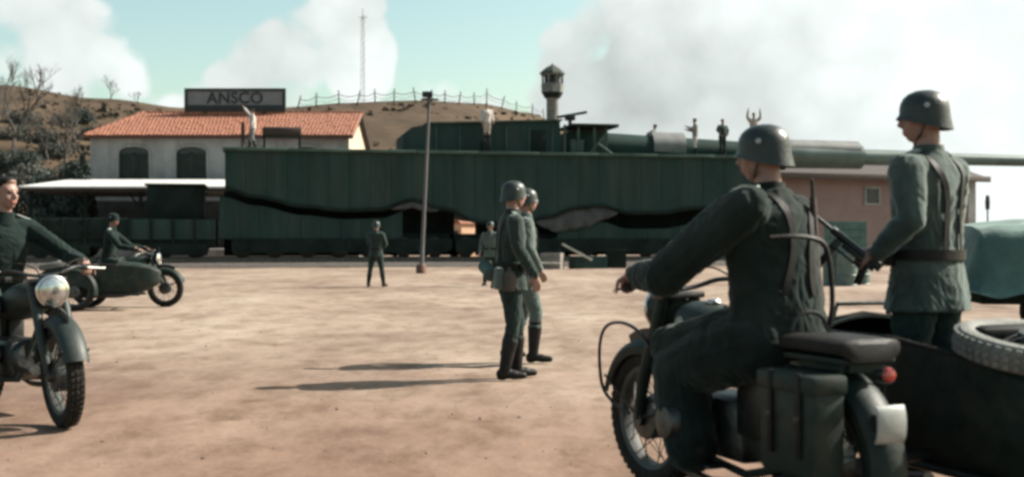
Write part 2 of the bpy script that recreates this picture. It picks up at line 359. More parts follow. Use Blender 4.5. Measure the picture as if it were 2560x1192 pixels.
# ------------------------------------------------------------------ hills
RIDGE = [(-900, 120), (-300, 170), (0, 214), (250, 246), (480, 272), (700, 268), (860, 256), (1040, 250), (1200, 258), (1330, 282), (1420, 330), (1520, 400), (1640, 470), (1800, 520), (2100, 548), (2500, 560), (3400, 555)]
def ridge_d(px): return interp([(-900, 170), (400, 190), (700, 240), (1100, 255), (1500, 330), (2200, 600), (3400, 600)], px)
def build_hills():
    cols = [(-900 + i * 25) for i in range(173)]; rows = 26; vs = []
    for px in cols:
        rd = ridge_d(px); top = at(px, interp(RIDGE, px), rd); k = (px - 1280) / FPX
        near = rd * .48
        for j in range(rows):
            s = j / (rows - 1)
            if s < .8:
                q = s / .8; d = lerp(near, rd, q); z = -.6 + (top.z + .6) * (q ** 1.25)
            else:
                q = (s - .8) / .2; d = rd * (1 + .5 * q); z = top.z * (1 - .5 * q * q)
            x = k * d
            if .03 < s: z += (noise.noise((x * .03, d * .03, 2)) * 1.4 + noise.noise((x * .12, d * .12, 4)) * .5) * min(1, s * 3) * min(1, abs(s - .8) * 6 + .25)
            vs.append((x, d, z))
    fs = [(i * rows + j, (i + 1) * rows + j, (i + 1) * rows + j + 1, i * rows + j + 1) for i in range(len(cols) - 1) for j in range(rows - 1)]
    me = bpy.data.meshes.new('hills'); me.from_pydata(vs, [], fs); me.shade_smooth()
    me.materials.append(mat('dry_hillside', (.046, .034, .023), .95, .3, .16, .5, 1.6, col2=(.092, .064, .042), spec=.1))
    tag(link('hills', me), 'brown dry grass hillside behind the station', kind='structure')
build_hills()

def on_hill(px, py):
    rd = ridge_d(px); top = at(px, interp(RIDGE, px), rd); near = rd * .48
    for i in range(200):
        q = i / 199; d = lerp(near, rd, q); z = -.6 + (top.z + .6) * q ** 1.25
        if HOR - (z - CAM_H) * FPX / d <= py: break
    return V(((px - 1280) / FPX * d, d, z - .3))
def scrub():
    rnd = random.Random(77); b = MB()
    for i in range(1500):
        px = rnd.uniform(-120, 1420); top = interp(RIDGE, px); py = rnd.uniform(top + 3, top + 190); p = on_hill(px, py) + V((0, 0, .35)); s = rnd.uniform(.18, .5) * (1.6 if rnd.random() < .12 else 1)
        for k in range(5):
            a = rnd.uniform(0, 6.28); c, n = math.cos(a) * s, math.sin(a) * s; h = s * rnd.uniform(.5, 1.2); q = p + V((rnd.uniform(-s, s), rnd.uniform(-s, s), -.25))
            b.add([q - V((c, n, 0)) * .5, q + V((c, n, 0)) * .5, q + V((c * .7, n * .3, h)), q + V((-c * .6, -n * .5, h * .8))], [(0, 1, 2, 3)])
    tag(b.obj('hillside_scrub', mat('dry_scrub', (.030, .025, .017), .9, .4, .2, col2=(.078, .058, .038)), None, 0), 'dry grass tufts and low scrub over the hillside', 'scrub', kind='stuff')
scrub()
# ridge fence: posts and sagging wires
def ridge_fence():
    e = empty('ridge_fence', at(740, interp(RIDGE, 740), ridge_d(740)))
    tag(e, 'wire fence with uneven posts along the hill crest', 'fence'); o = V(e.location)
    rnd = random.Random(5); tops = []
    for i, px in enumerate([742, 790, 848, 892, 938, 985, 1040, 1078, 1112, 1146, 1186, 1216, 1252, 1290, 1330, 1362]):
        d = ridge_d(px) * .992; b = at(px, interp(RIDGE, px) + 6, d); h = rnd.uniform(2.6, 3.9) * (.75 if i in (0, 1) else 1)
        lean = V((rnd.uniform(-.15, .15) if i % 3 else rnd.uniform(.5, .9) * rnd.choice((1, -1)), 0, 0)); t = b + V((0, 0, h)) + lean
        tops.append(b + (t - b) * .72)
        MB().tube([b - o - V((0, 0, .6)), t - o], [.17, .12], 6).obj('post', dkwood, e)
    for off in (0, -.8):
        b = MB()
        for p, q in zip(tops, tops[1:]):
            b.tube([p.lerp(q, s / 5) - o + V((0, 0, off - .5 * math.sin(math.pi * s / 5))) for s in range(6)], .075 if off == 0 else .045, 4)
        b.obj('wire', dkwood, e)
ridge_fence()
def radio_mast():
    p = at(907, 262, 262); e = empty('radio_mast', p); tag(e, 'thin tall lattice radio mast on the hill behind the station', 'mast')
    H = (262 - 40) / FPX * 262
    b = MB()
    for sx, sy in ((-.5, -.3), (.5, -.3), (0, .5)): b.tube([(sx, sy, -1), (sx * .5, sy * .5, H)], .06, 4)
    for k in range(14):
        z = H * k / 14; b.tube([(-.5, -.3, z), (.45, -.3, z + H / 14)], .04, 4); b.tube([(.5, -.3, z), (0, .5, z + H / 14)], .04, 4)
    b.obj('lattice', mat('mast_steel', (.30, .31, .31), .6), e)
    MB().tube([(-.9, 0, H - .4), (.9, 0, H - .4)], .07, 5).tube([(0, 0, H - 1), (0, 0, H + 1.6)], .06, 5).obj('crossarm', dkwood, e)
radio_mast()

# ------------------------------------------------------------------ railway track
TA = R(11.5); TO = V(((560 - 1280) / FPX * 57, 57, 0))
def tuv(px, py, w=0.0):        # point on the plane w metres in front (towards the yard) of the train side -> local (x, y, z)
    k = (px - 1280) / FPX; ca, sa = math.cos(TA), math.sin(TA)
    u = (k * (TO.y - w * ca) - TO.x - w * sa) / (ca - k * sa); Y = TO.y + u * sa - w * ca
    return u, -w, CAM_H + (HOR - py) / FPX * Y
def track():
    e = empty('railway_track', TO, TA); tag(e, kind='structure')
    MB().prism([(-70, 0), (120, 0), (120, .01), (-70, .01)], -1.6, 6.4).obj('trackbed', ballast_m, e)
    b = MB(); n = 60
    rings = []
    for i in range(n + 1):
        x = -60 + 150 * i / n; j = .04 * noise.noise((x, 0, 0))
        rings.append([V((x, -1.5 + j, -.05)), V((x, -.9, .22 + j)), V((x, 5.7, .22 - j)), V((x, 6.3, -.05))])
    b.loft(rings).obj('ballast_bed', ballast_m, e)
    for y in (.4, 1.9, 3.0, 4.5):
        MB().box(-60, 90, y - .035, y + .035, .36, .42).box(-60, 90, y - .012, y + .012, .26, .36).box(-60, 90, y - .07, y + .07, .24, .26).obj('rail', rail_m, e)
    sm = MB().box(-.12, .12, -.35, 5.25, .14, .238, .02).mesh('sleeper', dkwood)
    for i in range(90):
        o = link('sleeper', sm, e); o.location = (-22 + i * .72, random.uniform(-.05, .05), 0); o.rotation_euler = (0, 0, random.uniform(-.015, .015))
track()

# ------------------------------------------------------------------ railway gun
WAVE1 = [(555, 470), (640, 492), (760, 516), (860, 526), (950, 524), (1030, 500), (1110, 522), (1200, 556), (1290, 562), (1370, 542), (1440, 520), (1500, 514), (1570, 532), (1650, 532), (1740, 520), (1850, 528), (1960, 500)]
WAVE2A = [(545, 596), (640, 604), (760, 622), (860, 630), (940, 618), (1010, 592)]
WAVE2B = [(1380, 640), (1430, 620), (1500, 600), (1560, 612), (1640, 640), (1720, 634), (1850, 628), (1960, 600)]
def railway_gun():
    e = empty('railway_gun', TO, TA); tag(e, 'giant dark green railway gun with long barrel and wavy armoured skirt', 'railway gun')
    top = lambda px: lerp(370, 392, (px - 560) / 1340)
    edges = list(range(562, 1925, 52)); rnd = random.Random(11)
    for a, b in zip(edges, edges[1:]):                     # armour plates of the hull side
        m = 5; lo = []; hi = []
        for i in range(m + 1):
            px = lerp(a, b, i / m); u, _, z = tuv(px, interp(WAVE1, px)); lo.append((u, z)); hi.append((u, tuv(px, top(px))[2]))
        g = .006; lo[0] = (lo[0][0] + g, lo[0][1]); hi[0] = (hi[0][0] + g, hi[0][1]); lo[-1] = (lo[-1][0] - g, lo[-1][1]); hi[-1] = (hi[-1][0] - g, hi[-1][1])
        pr = rnd.choice((0, .006, .012, .02)); b_ = MB().prism(lo + hi[::-1], -pr, .09)
        for q in range(9):                                    # rivets down the seam
            z = lerp(lo[0][1] + .15, hi[0][1] - .15, q / 8); b_.box(lo[0][0] + .05, lo[0][0] + .09, -pr - .02, -pr, z, z + .04)
        b_.obj('hull_plate', train_grn, e, 0)
    x0 = tuv(562, 400)[0]; x1 = tuv(1918, 400)[0]; zt0 = tuv(562, 372)[2]; zt1 = tuv(1918, 392)[2]
    pts = []
    for i in range(60):
        px = lerp(566, 1914, i / 59); u, _, z = tuv(px, interp(WAVE1, px)); pts.append((u, z + .12))
    MB().prism(pts + [(x1 - .05, zt1 - .05), (x0 + .05, zt0 - .05)], .1, 4.9).obj('hull_core', train_dk, e, 0)
    # rounded lip under the wavy edge
    b = MB(); line = []
    for i in range(90):
        px = lerp(562, 1918, i / 89); u, _, z = tuv(px, interp(WAVE1, px)); line.append((u, -.05, z))
    b.tube(line, .10, 6).obj('skirt_lip', train_dk, e)
    # deck ledge
    u0, _, z0 = tuv(556, 370); u1, _, z1 = tuv(1925, 392); zc = (z0 + z1) / 2 + .02
    for k in range(9):
        a = lerp(u0, u1, k / 9); c = lerp(u0, u1, (k + 1) / 9); za = lerp(z0, z1, (k + .5) / 9)
        MB().box(a + .01, c - .01, -.20, 5.05, za - .12, za + .03, .02).obj('deck_plate', train_lt, e)
    def dz(px): return lerp(z0, z1, (tuv(px, 380)[0] - u0) / (u1 - u0)) + .03
    # cabin on the deck
    c = [tuv(px, py, -1.0) for px, py in ((1006, 385), (1008, 335), (1030, 318), (1070, 311), (1400, 303), (1404, 388))]
    MB().prism([(p[0], p[2]) for p in c], 1.0, 4.2).obj('cabin', train_grn, e, 0)
    uL, _, zL = c[3]; uR, _, zR = c[4]
    MB().prism([(uL - .1, zL + .01), (uR + .1, zR + .01), (uR + .1, zR + .09), (uL - .1, zL + .09)], .85, 4.35).obj('cabin_roof', train_lt, e, 0)
    for k in range(6):
        u = lerp(uL + .4, uR - .4, k / 5); MB().box(u - .03, u + .03, .95, 1.0, dz(1200), zL - .05).obj('cabin_rib', train_lt, e)
    MB().box(uR - 1.55, uR - .75, .93, .99, dz(1390), dz(1390) + 1.2, .02).obj('cabin_door', train_dk, e)
    # works behind the cabin: ammunition hoist frame, flat roof plate
    for px in (1412, 1446, 1486, 1516):
        u, _, z = tuv(px, 312, -.9); MB().box(u - .06, u + .06, .85, .97, dz(px), z).obj('hoist_post', train_lt, e)
    ua, _, za = tuv(1428, 314, -.8); ub, _, zb = tuv(1545, 312, -.8)
    MB().box(ua, ub, .6, 3.4, za - .06, za + .10, .02).obj('hoist_roof', train_dk, e)
    u, _, z = tuv(1462, 345, -1.6); MB().box(u - .9, u + 1.2, 1.6, 3.4, dz(1460), z + .35, .08).obj('breech_house', train_grn, e)
    u, _, z = tuv(1440, 345, -1.2); MB().box(u - .35, u + .35, .9, 1.5, dz(1440), z - .1, .04).obj('ammunition_box', train_lt, e)
    u, _, z = tuv(1490, 360, -.8); MB().tube([(u - .4, .7, dz(1490)), (u + .5, .7, z + .55)], .06, 6).tube([(u + .1, .7, z), (u + .9, .7, dz(1490))], .05, 6).obj('hoist_strut', train_lt, e)
    u, _, z = tuv(1425, 292, -2); MB().tube([(u - .7, 2, z - .05), (u + .9, 2, z + .25)], .08, 6).tube([(u, 2, z), (u, 2, z - .6)], .1, 6).box(u - .25, u + .25, 1.8, 2.2, z - .2, z + .12, .04).obj('light_gun', gunmetal, e)
    # barrel: tapering tube with a grey sleeve
    def bp(px, py): u, _, z = tuv(px, py, -2.4); return V((u, 2.4, z))
    seg = [(1500, 360), (1960, 388), (2150, 393), (2330, 397), (2800, 408)]; P = [bp(*q) for q in seg]
    def cyl(a, b, r0, r1, name, m, n=26):
        prof_pts = [a.lerp(b, t) for t in (0, .5, 1)]; MB().tube(prof_pts, [r0, lerp(r0, r1, .5), r1], n).obj(name, m, e)
    cyl(P[0] + V((0, 0, -.20)), P[1] + V((0, 0, -.12)), .80, .70, 'gun_barrel', barrel_d); cyl(P[1], P[2], .70, .66, 'barrel_jacket', barrel_m); cyl(P[2], P[3], .44, .41, 'barrel_section', barrel_m); cyl(P[3], P[4], .34, .29, 'barrel_muzzle_section', barrel_m)
    for px0, px1, py0, py1 in ((1624, 1704, 349, 352), (1962, 2142, 366, 371)):
        a = bp(px0, py0); b2 = bp(px1, py1); MB().tube([a + V((0, 0, -.40 if px0 < 1700 else -.22)), b2 + V((0, 0, -.40 if px0 < 1700 else -.22))], .815 if px0 < 1700 else .60, 26).obj('barrel_sleeve', sleeve_m, e)
    for px in (1560, 1790, 1880):
        p = bp(px, lerp(363, 380, (px - 1560) / 360)); MB().box(p.x - .25, p.x + .25, 1.75, 3.05, dz(min(px, 1915)), p.z + .1, .05).obj('cradle_support', train_grn, e)
    # lower skirts
    for tab, a, b in ((WAVE2A, 548, 1006), (WAVE2B, 1392, 1960)):
        n = 9 if a < 1000 else 10
        for k in range(n):
            pa = lerp(a, b, k / n); pb = lerp(a, b, (k + 1) / n); lo = []; hi = []
            for i in range(5):
                px = lerp(pa, pb, i / 4); u, _, z = tuv(px, interp(tab, px), -.3); lo.append((u, max(z, .5))); hi.append((u, tuv(px, interp(WAVE1, px) + (22 if a < 1000 else 40), -.3)[2]))
            lo[0] = (lo[0][0] + .012, lo[0][1]); hi[0] = (hi[0][0] + .012, hi[0][1])
            MB().prism(lo + hi[::-1], .3 - rnd.choice((0, .02)), .38).obj('skirt_plate', train_grn, e, 0)
    for pa, pb in ((560, 1136), (1188, 1930)):
        MB().box(tuv(pa, 560, -2.4)[0], tuv(pb, 560, -2.4)[0], 2.4, 2.5, .5, 3.7).obj('dark_backing', train_dk, e)  # added dark sheet behind the skirts so the gaps read as shade
    # grey canvas rolled under the skirt
    for a, b, th in ((975, 1100, 18), (1335, 1545, 48)):
        nx, nv = 44, 9; vs = []
        for i in range(nx + 1):
            px = lerp(a, b, i / nx); f = math.sin(math.pi * i / nx) ** .7; y = interp(WAVE1, px); u, _, zu = tuv(px, y - 3, -.12); zl = tuv(px, y + 4 + th * f * (1 + .18 * noise.noise((px * .05, 0, 0))), -.12)[2]
            for k in range(nv + 1):
                q = k / nv; fold = .05 * math.sin(u * 7 + 2.5 * noise.noise((u, q, 2))) * (.3 + q); vs.append((u + .08 * noise.noise((u * 2, q * 2, 4)), .12 - .16 * math.sin(math.pi * min(1, q * .8)) - fold, lerp(zu, zl, q)))
        c = MB().add(vs, [(i * (nv + 1) + k, (i + 1) * (nv + 1) + k, (i + 1) * (nv + 1) + k + 1, i * (nv + 1) + k + 1) for i in range(nx) for k in range(nv)]).obj('canvas_roll', canvas_g, e, 180)
        sd_ = c.modifiers.new('thickness', 'SOLIDIFY'); sd_.thickness = .02
    # bogies
    wm = MB().lathe([(.03, -.1), (.46, -.1), (.5, -.08), (.5, -.05), (.455, -.045), (.45, .07), (.36, .07), (.33, .02), (.15, .02), (.13, .1), (.03, .1)], ax=(0, 1, 0), n=24).mesh('bogie_wheel', gunmetal)
    ux = x0 + .8
    while ux < x1 - .5:
        for yy in (.44, 4.46):
            o = link('bogie_wheel', wm, e); o.location = (ux, yy, .92)
        MB().tube([(ux, .5, .92), (ux, 4.4, .92)], .08, 8).obj('axle', gunmetal, e)
        ux += 1.55
    for k in range(5):
        a = lerp(x0 + .2, x1 - .2, k / 5) + .1; b2 = lerp(x0 + .2, x1 - .2, (k + 1) / 5) - .1
        MB().prism([(a, .85), (a + .3, .66), (b2 - .3, .66), (b2, .85), (b2, 1.35), (a, 1.35)], .16, .3).obj('bogie_frame', train_dk, e, 0)
        MB().box(a, b2, .9, 4.0, .75, 1.6).obj('bogie_bolster', train_dk, e)
    # lookout bench and step on the deck
    u, _, z = tuv(705, 322, -1); MB().box(u - .95, u + .95, .9, 2.6, z - .35, z + .08, .08).obj('lookout_shield', mat('brown_primer', (.035, .022, .017), .8), e)
    for q in (-.85, .85): MB().box(u + q - .05, u + q + .05, 1.0, 1.12, dz(700), z - .3).obj('shield_leg', train_dk, e)
    u, _, z = tuv(607, 306, -.6); MB().tube([(u, .6, dz(607)), (u, .6, z)], .09, 6).obj('signal_post', dkwood, e)
    u, _, z = tuv(1217, 353, .0); MB().box(u - .22, u + .22, .0, .55, dz(1217), z, .02).obj('step_box', train_dk, e)
    return dz
deck_z = railway_gun()
def deck_pt(px, w):      # world point standing on the gun's deck
    u, y, _ = tuv(px, 380, w); ca, sa = math.cos(TA), math.sin(TA)
    return V((TO.x + u * ca - y * sa, TO.y + u * sa + y * ca, deck_z(px)))

def wagon():
    e = empty('freight_wagon', TO, TA); tag(e, 'black low freight wagon coupled left of the railway gun', 'wagon')
    u0 = tuv(40, 560)[0]; u1 = tuv(540, 560)[0]; zt = tuv(300, 545)[2]
    MB().box(u0, u1, .3, 4.6, 1.25, zt, .05).obj('body', train_dk, e)
    for k in range(9):
        a = lerp(u0, u1, k / 9); MB().box(a + .03, lerp(u0, u1, (k + 1) / 9) - .03, .2, .3, 1.3, zt - .05, .01).obj('side_panel', train_grn if k > 4 else train_dk, e)
        MB().box(a - .06, a + .06, .14, .2, 1.1, zt + .02).obj('stanchion', train_dk, e)
    MB().box(u0, u1, .3, 4.6, .95, 1.25).obj('underframe', train_dk, e)
    wm = CACHE.setdefault('ww', MB().lathe([(.03, -.1), (.46, -.1), (.5, -.08), (.5, -.05), (.455, -.045), (.45, .07), (.33, .02), (.13, .1), (.03, .1)], ax=(0, 1, 0), n=24).mesh('wheel', gunmetal))
    for u in (u0 + 1, u0 + 2.6, u1 - 2.6, u1 - 1):
        for yy in (.44, 4.46): o = link('wheel', wm, e); o.location = (u, yy, .92)
    for s in range(2):
        a = (u0 + .4, u1 - 3.2)[s]; MB().box(a, a + 2.8, .2, .3, .55, 1.1, .02).obj('axle_guard', train_dk, e)
    # raised control cab at the coupling end
    ua = tuv(362, 470)[0]; ub = tuv(505, 470)[0]; z = tuv(430, 462)[2]
    MB().box(ua, ub, .9, 3.6, zt, z, .06).obj('brake_cab', train_dk, e)
    MB().box(ua - .1, ub + .1, .8, 3.7, z, z + .1, .02).obj('cab_roof', train_dk, e)
wagon()

# ------------------------------------------------------------------ station house
def station():
    d = 80.0; P = lambda px, py, dd=d: at(px, py, dd)
    xl = P(238, 400).x; xr = P(872, 400).x; ze = P(300, 340).z; D = 9.0; rz_ = ze + 1.95
    e = empty('station_house', (xl, d, 0)); tag(e, 'two storey station house with orange tiled roof and arched windows', 'building')
    Wd = xr - xl
    wins = [(P(a, 400).x - xl, P(b, 400).x - xl) for a, b in ((296, 373), (440, 517), (584, 661), (728, 805))]
    zs = P(300, 462).z; zsp = P(300, 382).z
    # front wall in pieces round the openings
    def wall_piece(name, pts): MB().prism(pts, 0, .35).obj(name, plaster, e, 0)
    MB().box(0, Wd, 0, .35, 0, 3.9).obj('ground_floor_wall', mat('shaded_wall', (.045, .045, .042), .9, .4, 1.0, .3, 8), e)  # shade under the canopy put into this dark wall colour
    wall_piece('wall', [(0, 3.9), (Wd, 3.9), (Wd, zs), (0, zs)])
    xs = [0] + [v for w in wins for v in w] + [Wd]
    for i in range(0, len(xs), 2): wall_piece('wall', [(xs[i], zs), (xs[i + 1], zs), (xs[i + 1], ze), (xs[i], ze)])
    for a, b in wins:
        c = (a + b) / 2; h = (b - a) / 2; rise = .42; n = 12
        arch = [(c - h * math.cos(math.pi * k / n), zsp + rise * math.sin(math.pi * k / n)) for k in range(n + 1)]
        wall_piece('wall', arch + [(b, ze), (a, ze)])
        MB().tube([(x, -.03, z) for x, z in [(a - .08, zs)] + [(x + (x - c) * .05, z + .06) for x, z in arch] + [(b + .08, zs)]], .09, 6).obj('window_surround', plaster, e)
        w = MB().prism(arch + [(b, zs), (a, zs)][::1], .20, .26).obj('window', mat('window_dark', (.012, .018, .017), .25, .3, 3), e, 0)
        for s in (-1, 1):                                   # shutter leaves with slats
            x0, x1 = (a + .05, c - .03) if s < 0 else (c + .03, b - .05)
            lf = MB().box(x0, x0 + .1, .10, .17, zs + .04, zsp).box(x1 - .1, x1, .10, .17, zs + .04, zsp).box(x0, x1, .10, .17, zs + .04, zs + .14).box(x0, x1, .10, .17, zsp - .1, zsp).obj('shutter', shutter_m, w)
            sb = MB()
            for q in range(16):
                z = lerp(zs + .18, zsp - .14, q / 15); sb.obox(((x0 + x1) / 2, .14, z), (x1 - x0 - .18, .07, .02), (.7, 0, 0))
            sb.obj('slat', shutter_m, w)
        MB().box(a - .12, b + .12, -.14, .1, zs - .12, zs, .02).obj('window_sill', plaster_c, e)
    MB().prism([(0, 0), (D, 0), (D, ze), (0, ze)], 0, .35).obj('end_wall', plaster, e, 0).rotation_euler = (0, 0, R(90))
    g = MB(); rr = Wd
    vs = [(rr - .35, .36, 0), (rr - .35, D, 0), (rr - .35, D, ze), (rr - .35, D / 2, rz_ - .1), (rr - .35, .36, ze)]
    g.add([V(v) for v in vs] + [V(v) + V((.35, 0, 0)) for v in vs], [(0, 1, 2, 3, 4), (9, 8, 7, 6, 5)] + [(i, i + 5, (i + 1) % 5 + 5, (i + 1) % 5) for i in range(5)]).obj('gable_wall', plaster_sunlit, e, 0)
    MB().box(0, Wd, D - .35, D, 0, ze).obj('back_wall', plaster, e)
    # roof: hipped at the left end, gabled at the right, tiles in rows
    ov = .55; hip = 2.4; L0 = -ov; L1 = Wd + .35
    A, B, C_, Dd = V((L0, -ov, ze - .05)), V((L1, -ov, ze - .05)), V((L1, D + ov, ze - .05)), V((L0, D + ov, ze - .05))
    R0, R1 = V((hip - ov, D / 2, rz_)), V((L1, D / 2, rz_))
    und = V((0, 0, -.16)); b = MB()
    for q in ((A, B, R1, R0), (C_, Dd, R0, R1), (Dd, A, R0)):
        n = len(q); b.add(list(q) + [p + und for p in q], [tuple(range(n)), tuple(range(2 * n - 1, n - 1, -1))] + [(i, i + n, (i + 1) % n + n, (i + 1) % n) for i in range(n)])
    roof = b.obj('roof', dkwood, e, 0)
    tb = MB(); rnd = random.Random(4)
    def slope(bl, br, tr, tl, rows, step):
        nrm = (br - bl).cross(tl - bl).normalized(); nrm = nrm if nrm.z > 0 else -nrm
        for r_ in range(rows):
            t0, t1 = r_ / rows, (r_ + 1.18) / rows; t1 = min(t1, 1.02)
            a0, a1 = bl.lerp(tl, t0), br.lerp(tr, t0); c0, c1 = bl.lerp(tl, t1), br.lerp(tr, t1)
            n = max(1, int((a1 - a0).length / step)); dv = (a1 - a0) / n; upv = (c0 + c1 - a0 - a1) / 2
            for k in range(n):
                base = a0 + dv * (k + .5); upk = (bl.lerp(tl, 1) - bl) * 0
                # follow the slope's own rise direction
                rise = ((tl + tr) / 2 - (bl + br) / 2); rise = (rise - (br - bl).normalized() * rise.dot((br - bl).normalized())) * ((t1 - t0))
                w = dv * .53; h = .075 + rnd.uniform(-.01, .012); lift = nrm * (.03 + rnd.uniform(0, .02))
                p = [base - w + lift, base - w * .5 + nrm * h + lift, base + w * .5 + nrm * h + lift, base + w + lift]
                q = [x + rise - nrm * .02 for x in p]
                tb.add(p + q, [(0, 1, 5, 4), (1, 2, 6, 5), (2, 3, 7, 6), (0, 3, 2, 1)])
    slope(A, B, R1, R0, 12, .26); slope(Dd, A, R0, R0 + V((0, .01, 0)), 10, .3); slope(C_, Dd, R0, R1, 12, .3)
    tl = tb.obj('roof_tiles', tile_m, roof, 0); tl['kind'] = 'stuff'
    rg = MB()
    for p, q in ((R0, R1), (A, R0), (Dd, R0)):
        n = int((q - p).length / .45)
        for k in range(n):
            u = p.lerp(q, k / n); v = p.lerp(q, (k + 1.1) / n); rg.tube([u + V((0, 0, .04)), v + V((0, 0, .07))], [.13, .15], 7)
    rg.obj('ridge_tiles', tile_m, roof)['kind'] = 'stuff'
    MB().box(L0, L1, -ov - .12, -ov, ze - .24, ze - .06).obj('gutter', mat('rust_brown_gutter', (.07, .028, .018), .7), e)
    # sign on the ridge
    s0 = at(466, 240, d + D / 2).x - xl; s1 = at(714, 240, d + D / 2).x - xl; zt = at(500, 224, d + D / 2).z; zb = at(500, 270, d + D / 2).z
    s = empty('station_sign', (xl, d + D / 2 - .3, 0)); tag(s, 'grey station name board with dark letters on the roof ridge', 'sign')
    f = .16
    MB().box(s0, s1, 0, .1, zb, zt).obj('board', sign_m, s)
    MB().box(s0 - .06, s1 + .06, -.06, .14, zt - f, zt + .04).box(s0 - .06, s1 + .06, -.06, .14, zb - .3, zb + f).box(s0 - .06, s0 + f, -.06, .14, zb + f, zt - f).box(s1 - f, s1 + .06, -.06, .14, zb + f, zt - f).obj('frame', sign_d, s)
    c = bpy.data.curves.new('lettering', 'FONT'); c.body = 'ANSCO'; c.size = 1.12; c.align_x = 'CENTER'; c.align_y = 'CENTER'; c.extrude = .02; c.space_character = 1.05; c.offset = .018
    to = bpy.data.objects.new('lettering', c); COL.objects.link(to); bpy.context.view_layer.update()
    me = bpy.data.meshes.new_from_object(to.evaluated_get(bpy.context.evaluated_depsgraph_get())); bpy.data.objects.remove(to)
    me.materials.clear(); me.materials.append(sign_d); lo = link('lettering', me, s); lo.location = ((s0 + s1) / 2, -.03, (zt + zb) / 2 - .02); lo.rotation_euler = (R(90), 0, 0)
    for q in (.2, .8): MB().box(lerp(s0, s1, q) - .06, lerp(s0, s1, q) + .06, .1, .2, rz_ - .3, zb + .1).obj('sign_post', sign_d, s)
station()

def canopy():
    d = 70.0; x0 = at(42, 460, d).x; x1 = at(640, 460, d).x; z = at(200, 470, d).z; h = at(200, 455, d).z - z
    e = empty('platform_canopy', (x0, d, 0)); tag(e, 'white concrete canopy roof over the dark station platform', 'canopy'); w = x1 - x0
    MB().add([(x, y, zz) for x in (0, w) for y, zz in ((0, z), (0, z + .10), (8.2, z + .92), (8.2, z + .80))], [(0, 1, 2, 3), (7, 6, 5, 4), (0, 4, 5, 1), (1, 5, 6, 2), (2, 6, 7, 3), (3, 7, 4, 0)]).obj('slab', concrete, e, 0)
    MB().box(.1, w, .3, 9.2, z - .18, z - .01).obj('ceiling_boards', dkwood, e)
    for k in range(5):
        u = lerp(.5, w - .5, k / 4); MB().lathe([(.22, 0), (.22, .3), (.13, .4), (.11, z - .6), (.2, z - .2)], o=(u, .8, .0), n=10).obj('column', train_dk, e)
        MB().tube([(u, .8, z - 1.2), (u + .7, .8, z - .25)], .06, 6).tube([(u, .8, z - 1.2), (u - .7, .8, z - .25)], .06, 6).obj('bracket', train_dk, e)
    MB().box(-3, w + 6, .2, 9.5, 0, .75, .05).obj('platform_edge', plat_m, e)
canopy()

# ------------------------------------------------------------------ tower, hut, pole
def tower():
    d = 112.0; b = at(1381, 602, d); e = empty('watch_tower', (b.x, d, 0)); tag(e, 'slim round watch tower with peaked roof behind the railway gun', 'tower')
    s = d / FPX; Z = lambda py: CAM_H + (HOR - py) * s
    MB().lathe([(.60, 0), (.58, Z(320)), (.55, Z(250)), (.62, Z(246))], n=16).obj('shaft', tower_m, e)
    def ring(a, b_, r0, r1, m, name): MB().lathe([(.05, Z(a)), (r0, Z(a)), (r1, Z(b_)), (.05, Z(b_))], n=8).obj(name, m, e)
    ring(246, 232, .72, 1.02, train_dk, 'corbel'); ring(232, 210, 1.02, 1.05, tower_m, 'parapet')
    for k in range(8):
        a = math.pi * 2 * (k + .5) / 8; c, n_ = math.cos(a), math.sin(a)
        MB().box(c * .98 - .09, c * .98 + .09, n_ * .98 - .09, n_ * .98 + .09, Z(210), Z(186)).obj('pillar', tower_m, e)
    MB().lathe([(.75, Z(210)), (.75, Z(186))], n=8).obj('lookout_room', sign_d, e)
    ring(190, 184, 1.06, 1.1, tower_m, 'lintel')
    MB().lathe([(.05, Z(186)), (1.22, Z(186)), (1.12, Z(181)), (.62, Z(170)), (.10, Z(162)), (.02, Z(158))], n=8).obj('roof', slate_m, e, 0)
tower()
def hut():
    d = 78.0; p = at(1158, 600, d); e = empty('trackside_hut', (p.x, d, 0), R(-50)); tag(e, 'small peach plaster hut seen through the gap under the gun', 'hut')
    MB().box(-.62, .62, -.62, .62, 0, 2.35).obj('wall', mat('peach_plaster', (.55, .34, .22), .9, .15, 1.5, .2, 10), e)
    MB().prism([(-.75, 2.35), (.75, 2.35), (0, 2.8)], -.75, .75).obj('roof', tile_m, e, 0)
    MB().box(-.3, .3, -.66, -.62, 0, 1.9, .02).obj('door', dkwood, e)
hut()
def pole():
    d = 46.0; a = at(1053, 684, d); t = at(1074, 236, d); e = empty('lamp_pole', (a.x, d, 0)); tag(e, 'tall slightly leaning grey pole with lamp in front of the gun', 'pole')
    v = t - V(e.location)
    MB().tube([V((0, 0, -.2)), v * .12, v * .122, v * .6, v], [.088, .084, .074, .062, .052], 12).obj('shaft', pole_m, e)
    MB().lathe([(.2, -.05), (.2, .25), (.15, .35), (.05, .36)], n=12).obj('base_collar', mat('rusty_base', (.10, .05, .035), .8), e)
    MB().box(v.x - .28, v.x + .12, -.14, .12, v.z - .12, v.z + .1, .03).tube([(v.x - .05, 0, v.z - .1), (v.x - .05, 0, v.z - .6)], .05, 6).obj('lamp_head', gunmetal, e)
    MB().tube([(v.x * .95 - .3, 0, v.z * .97), (v.x * .95 + .35, 0, v.z * .97)], .04, 5).obj('crossarm', gunmetal, e)
pole()

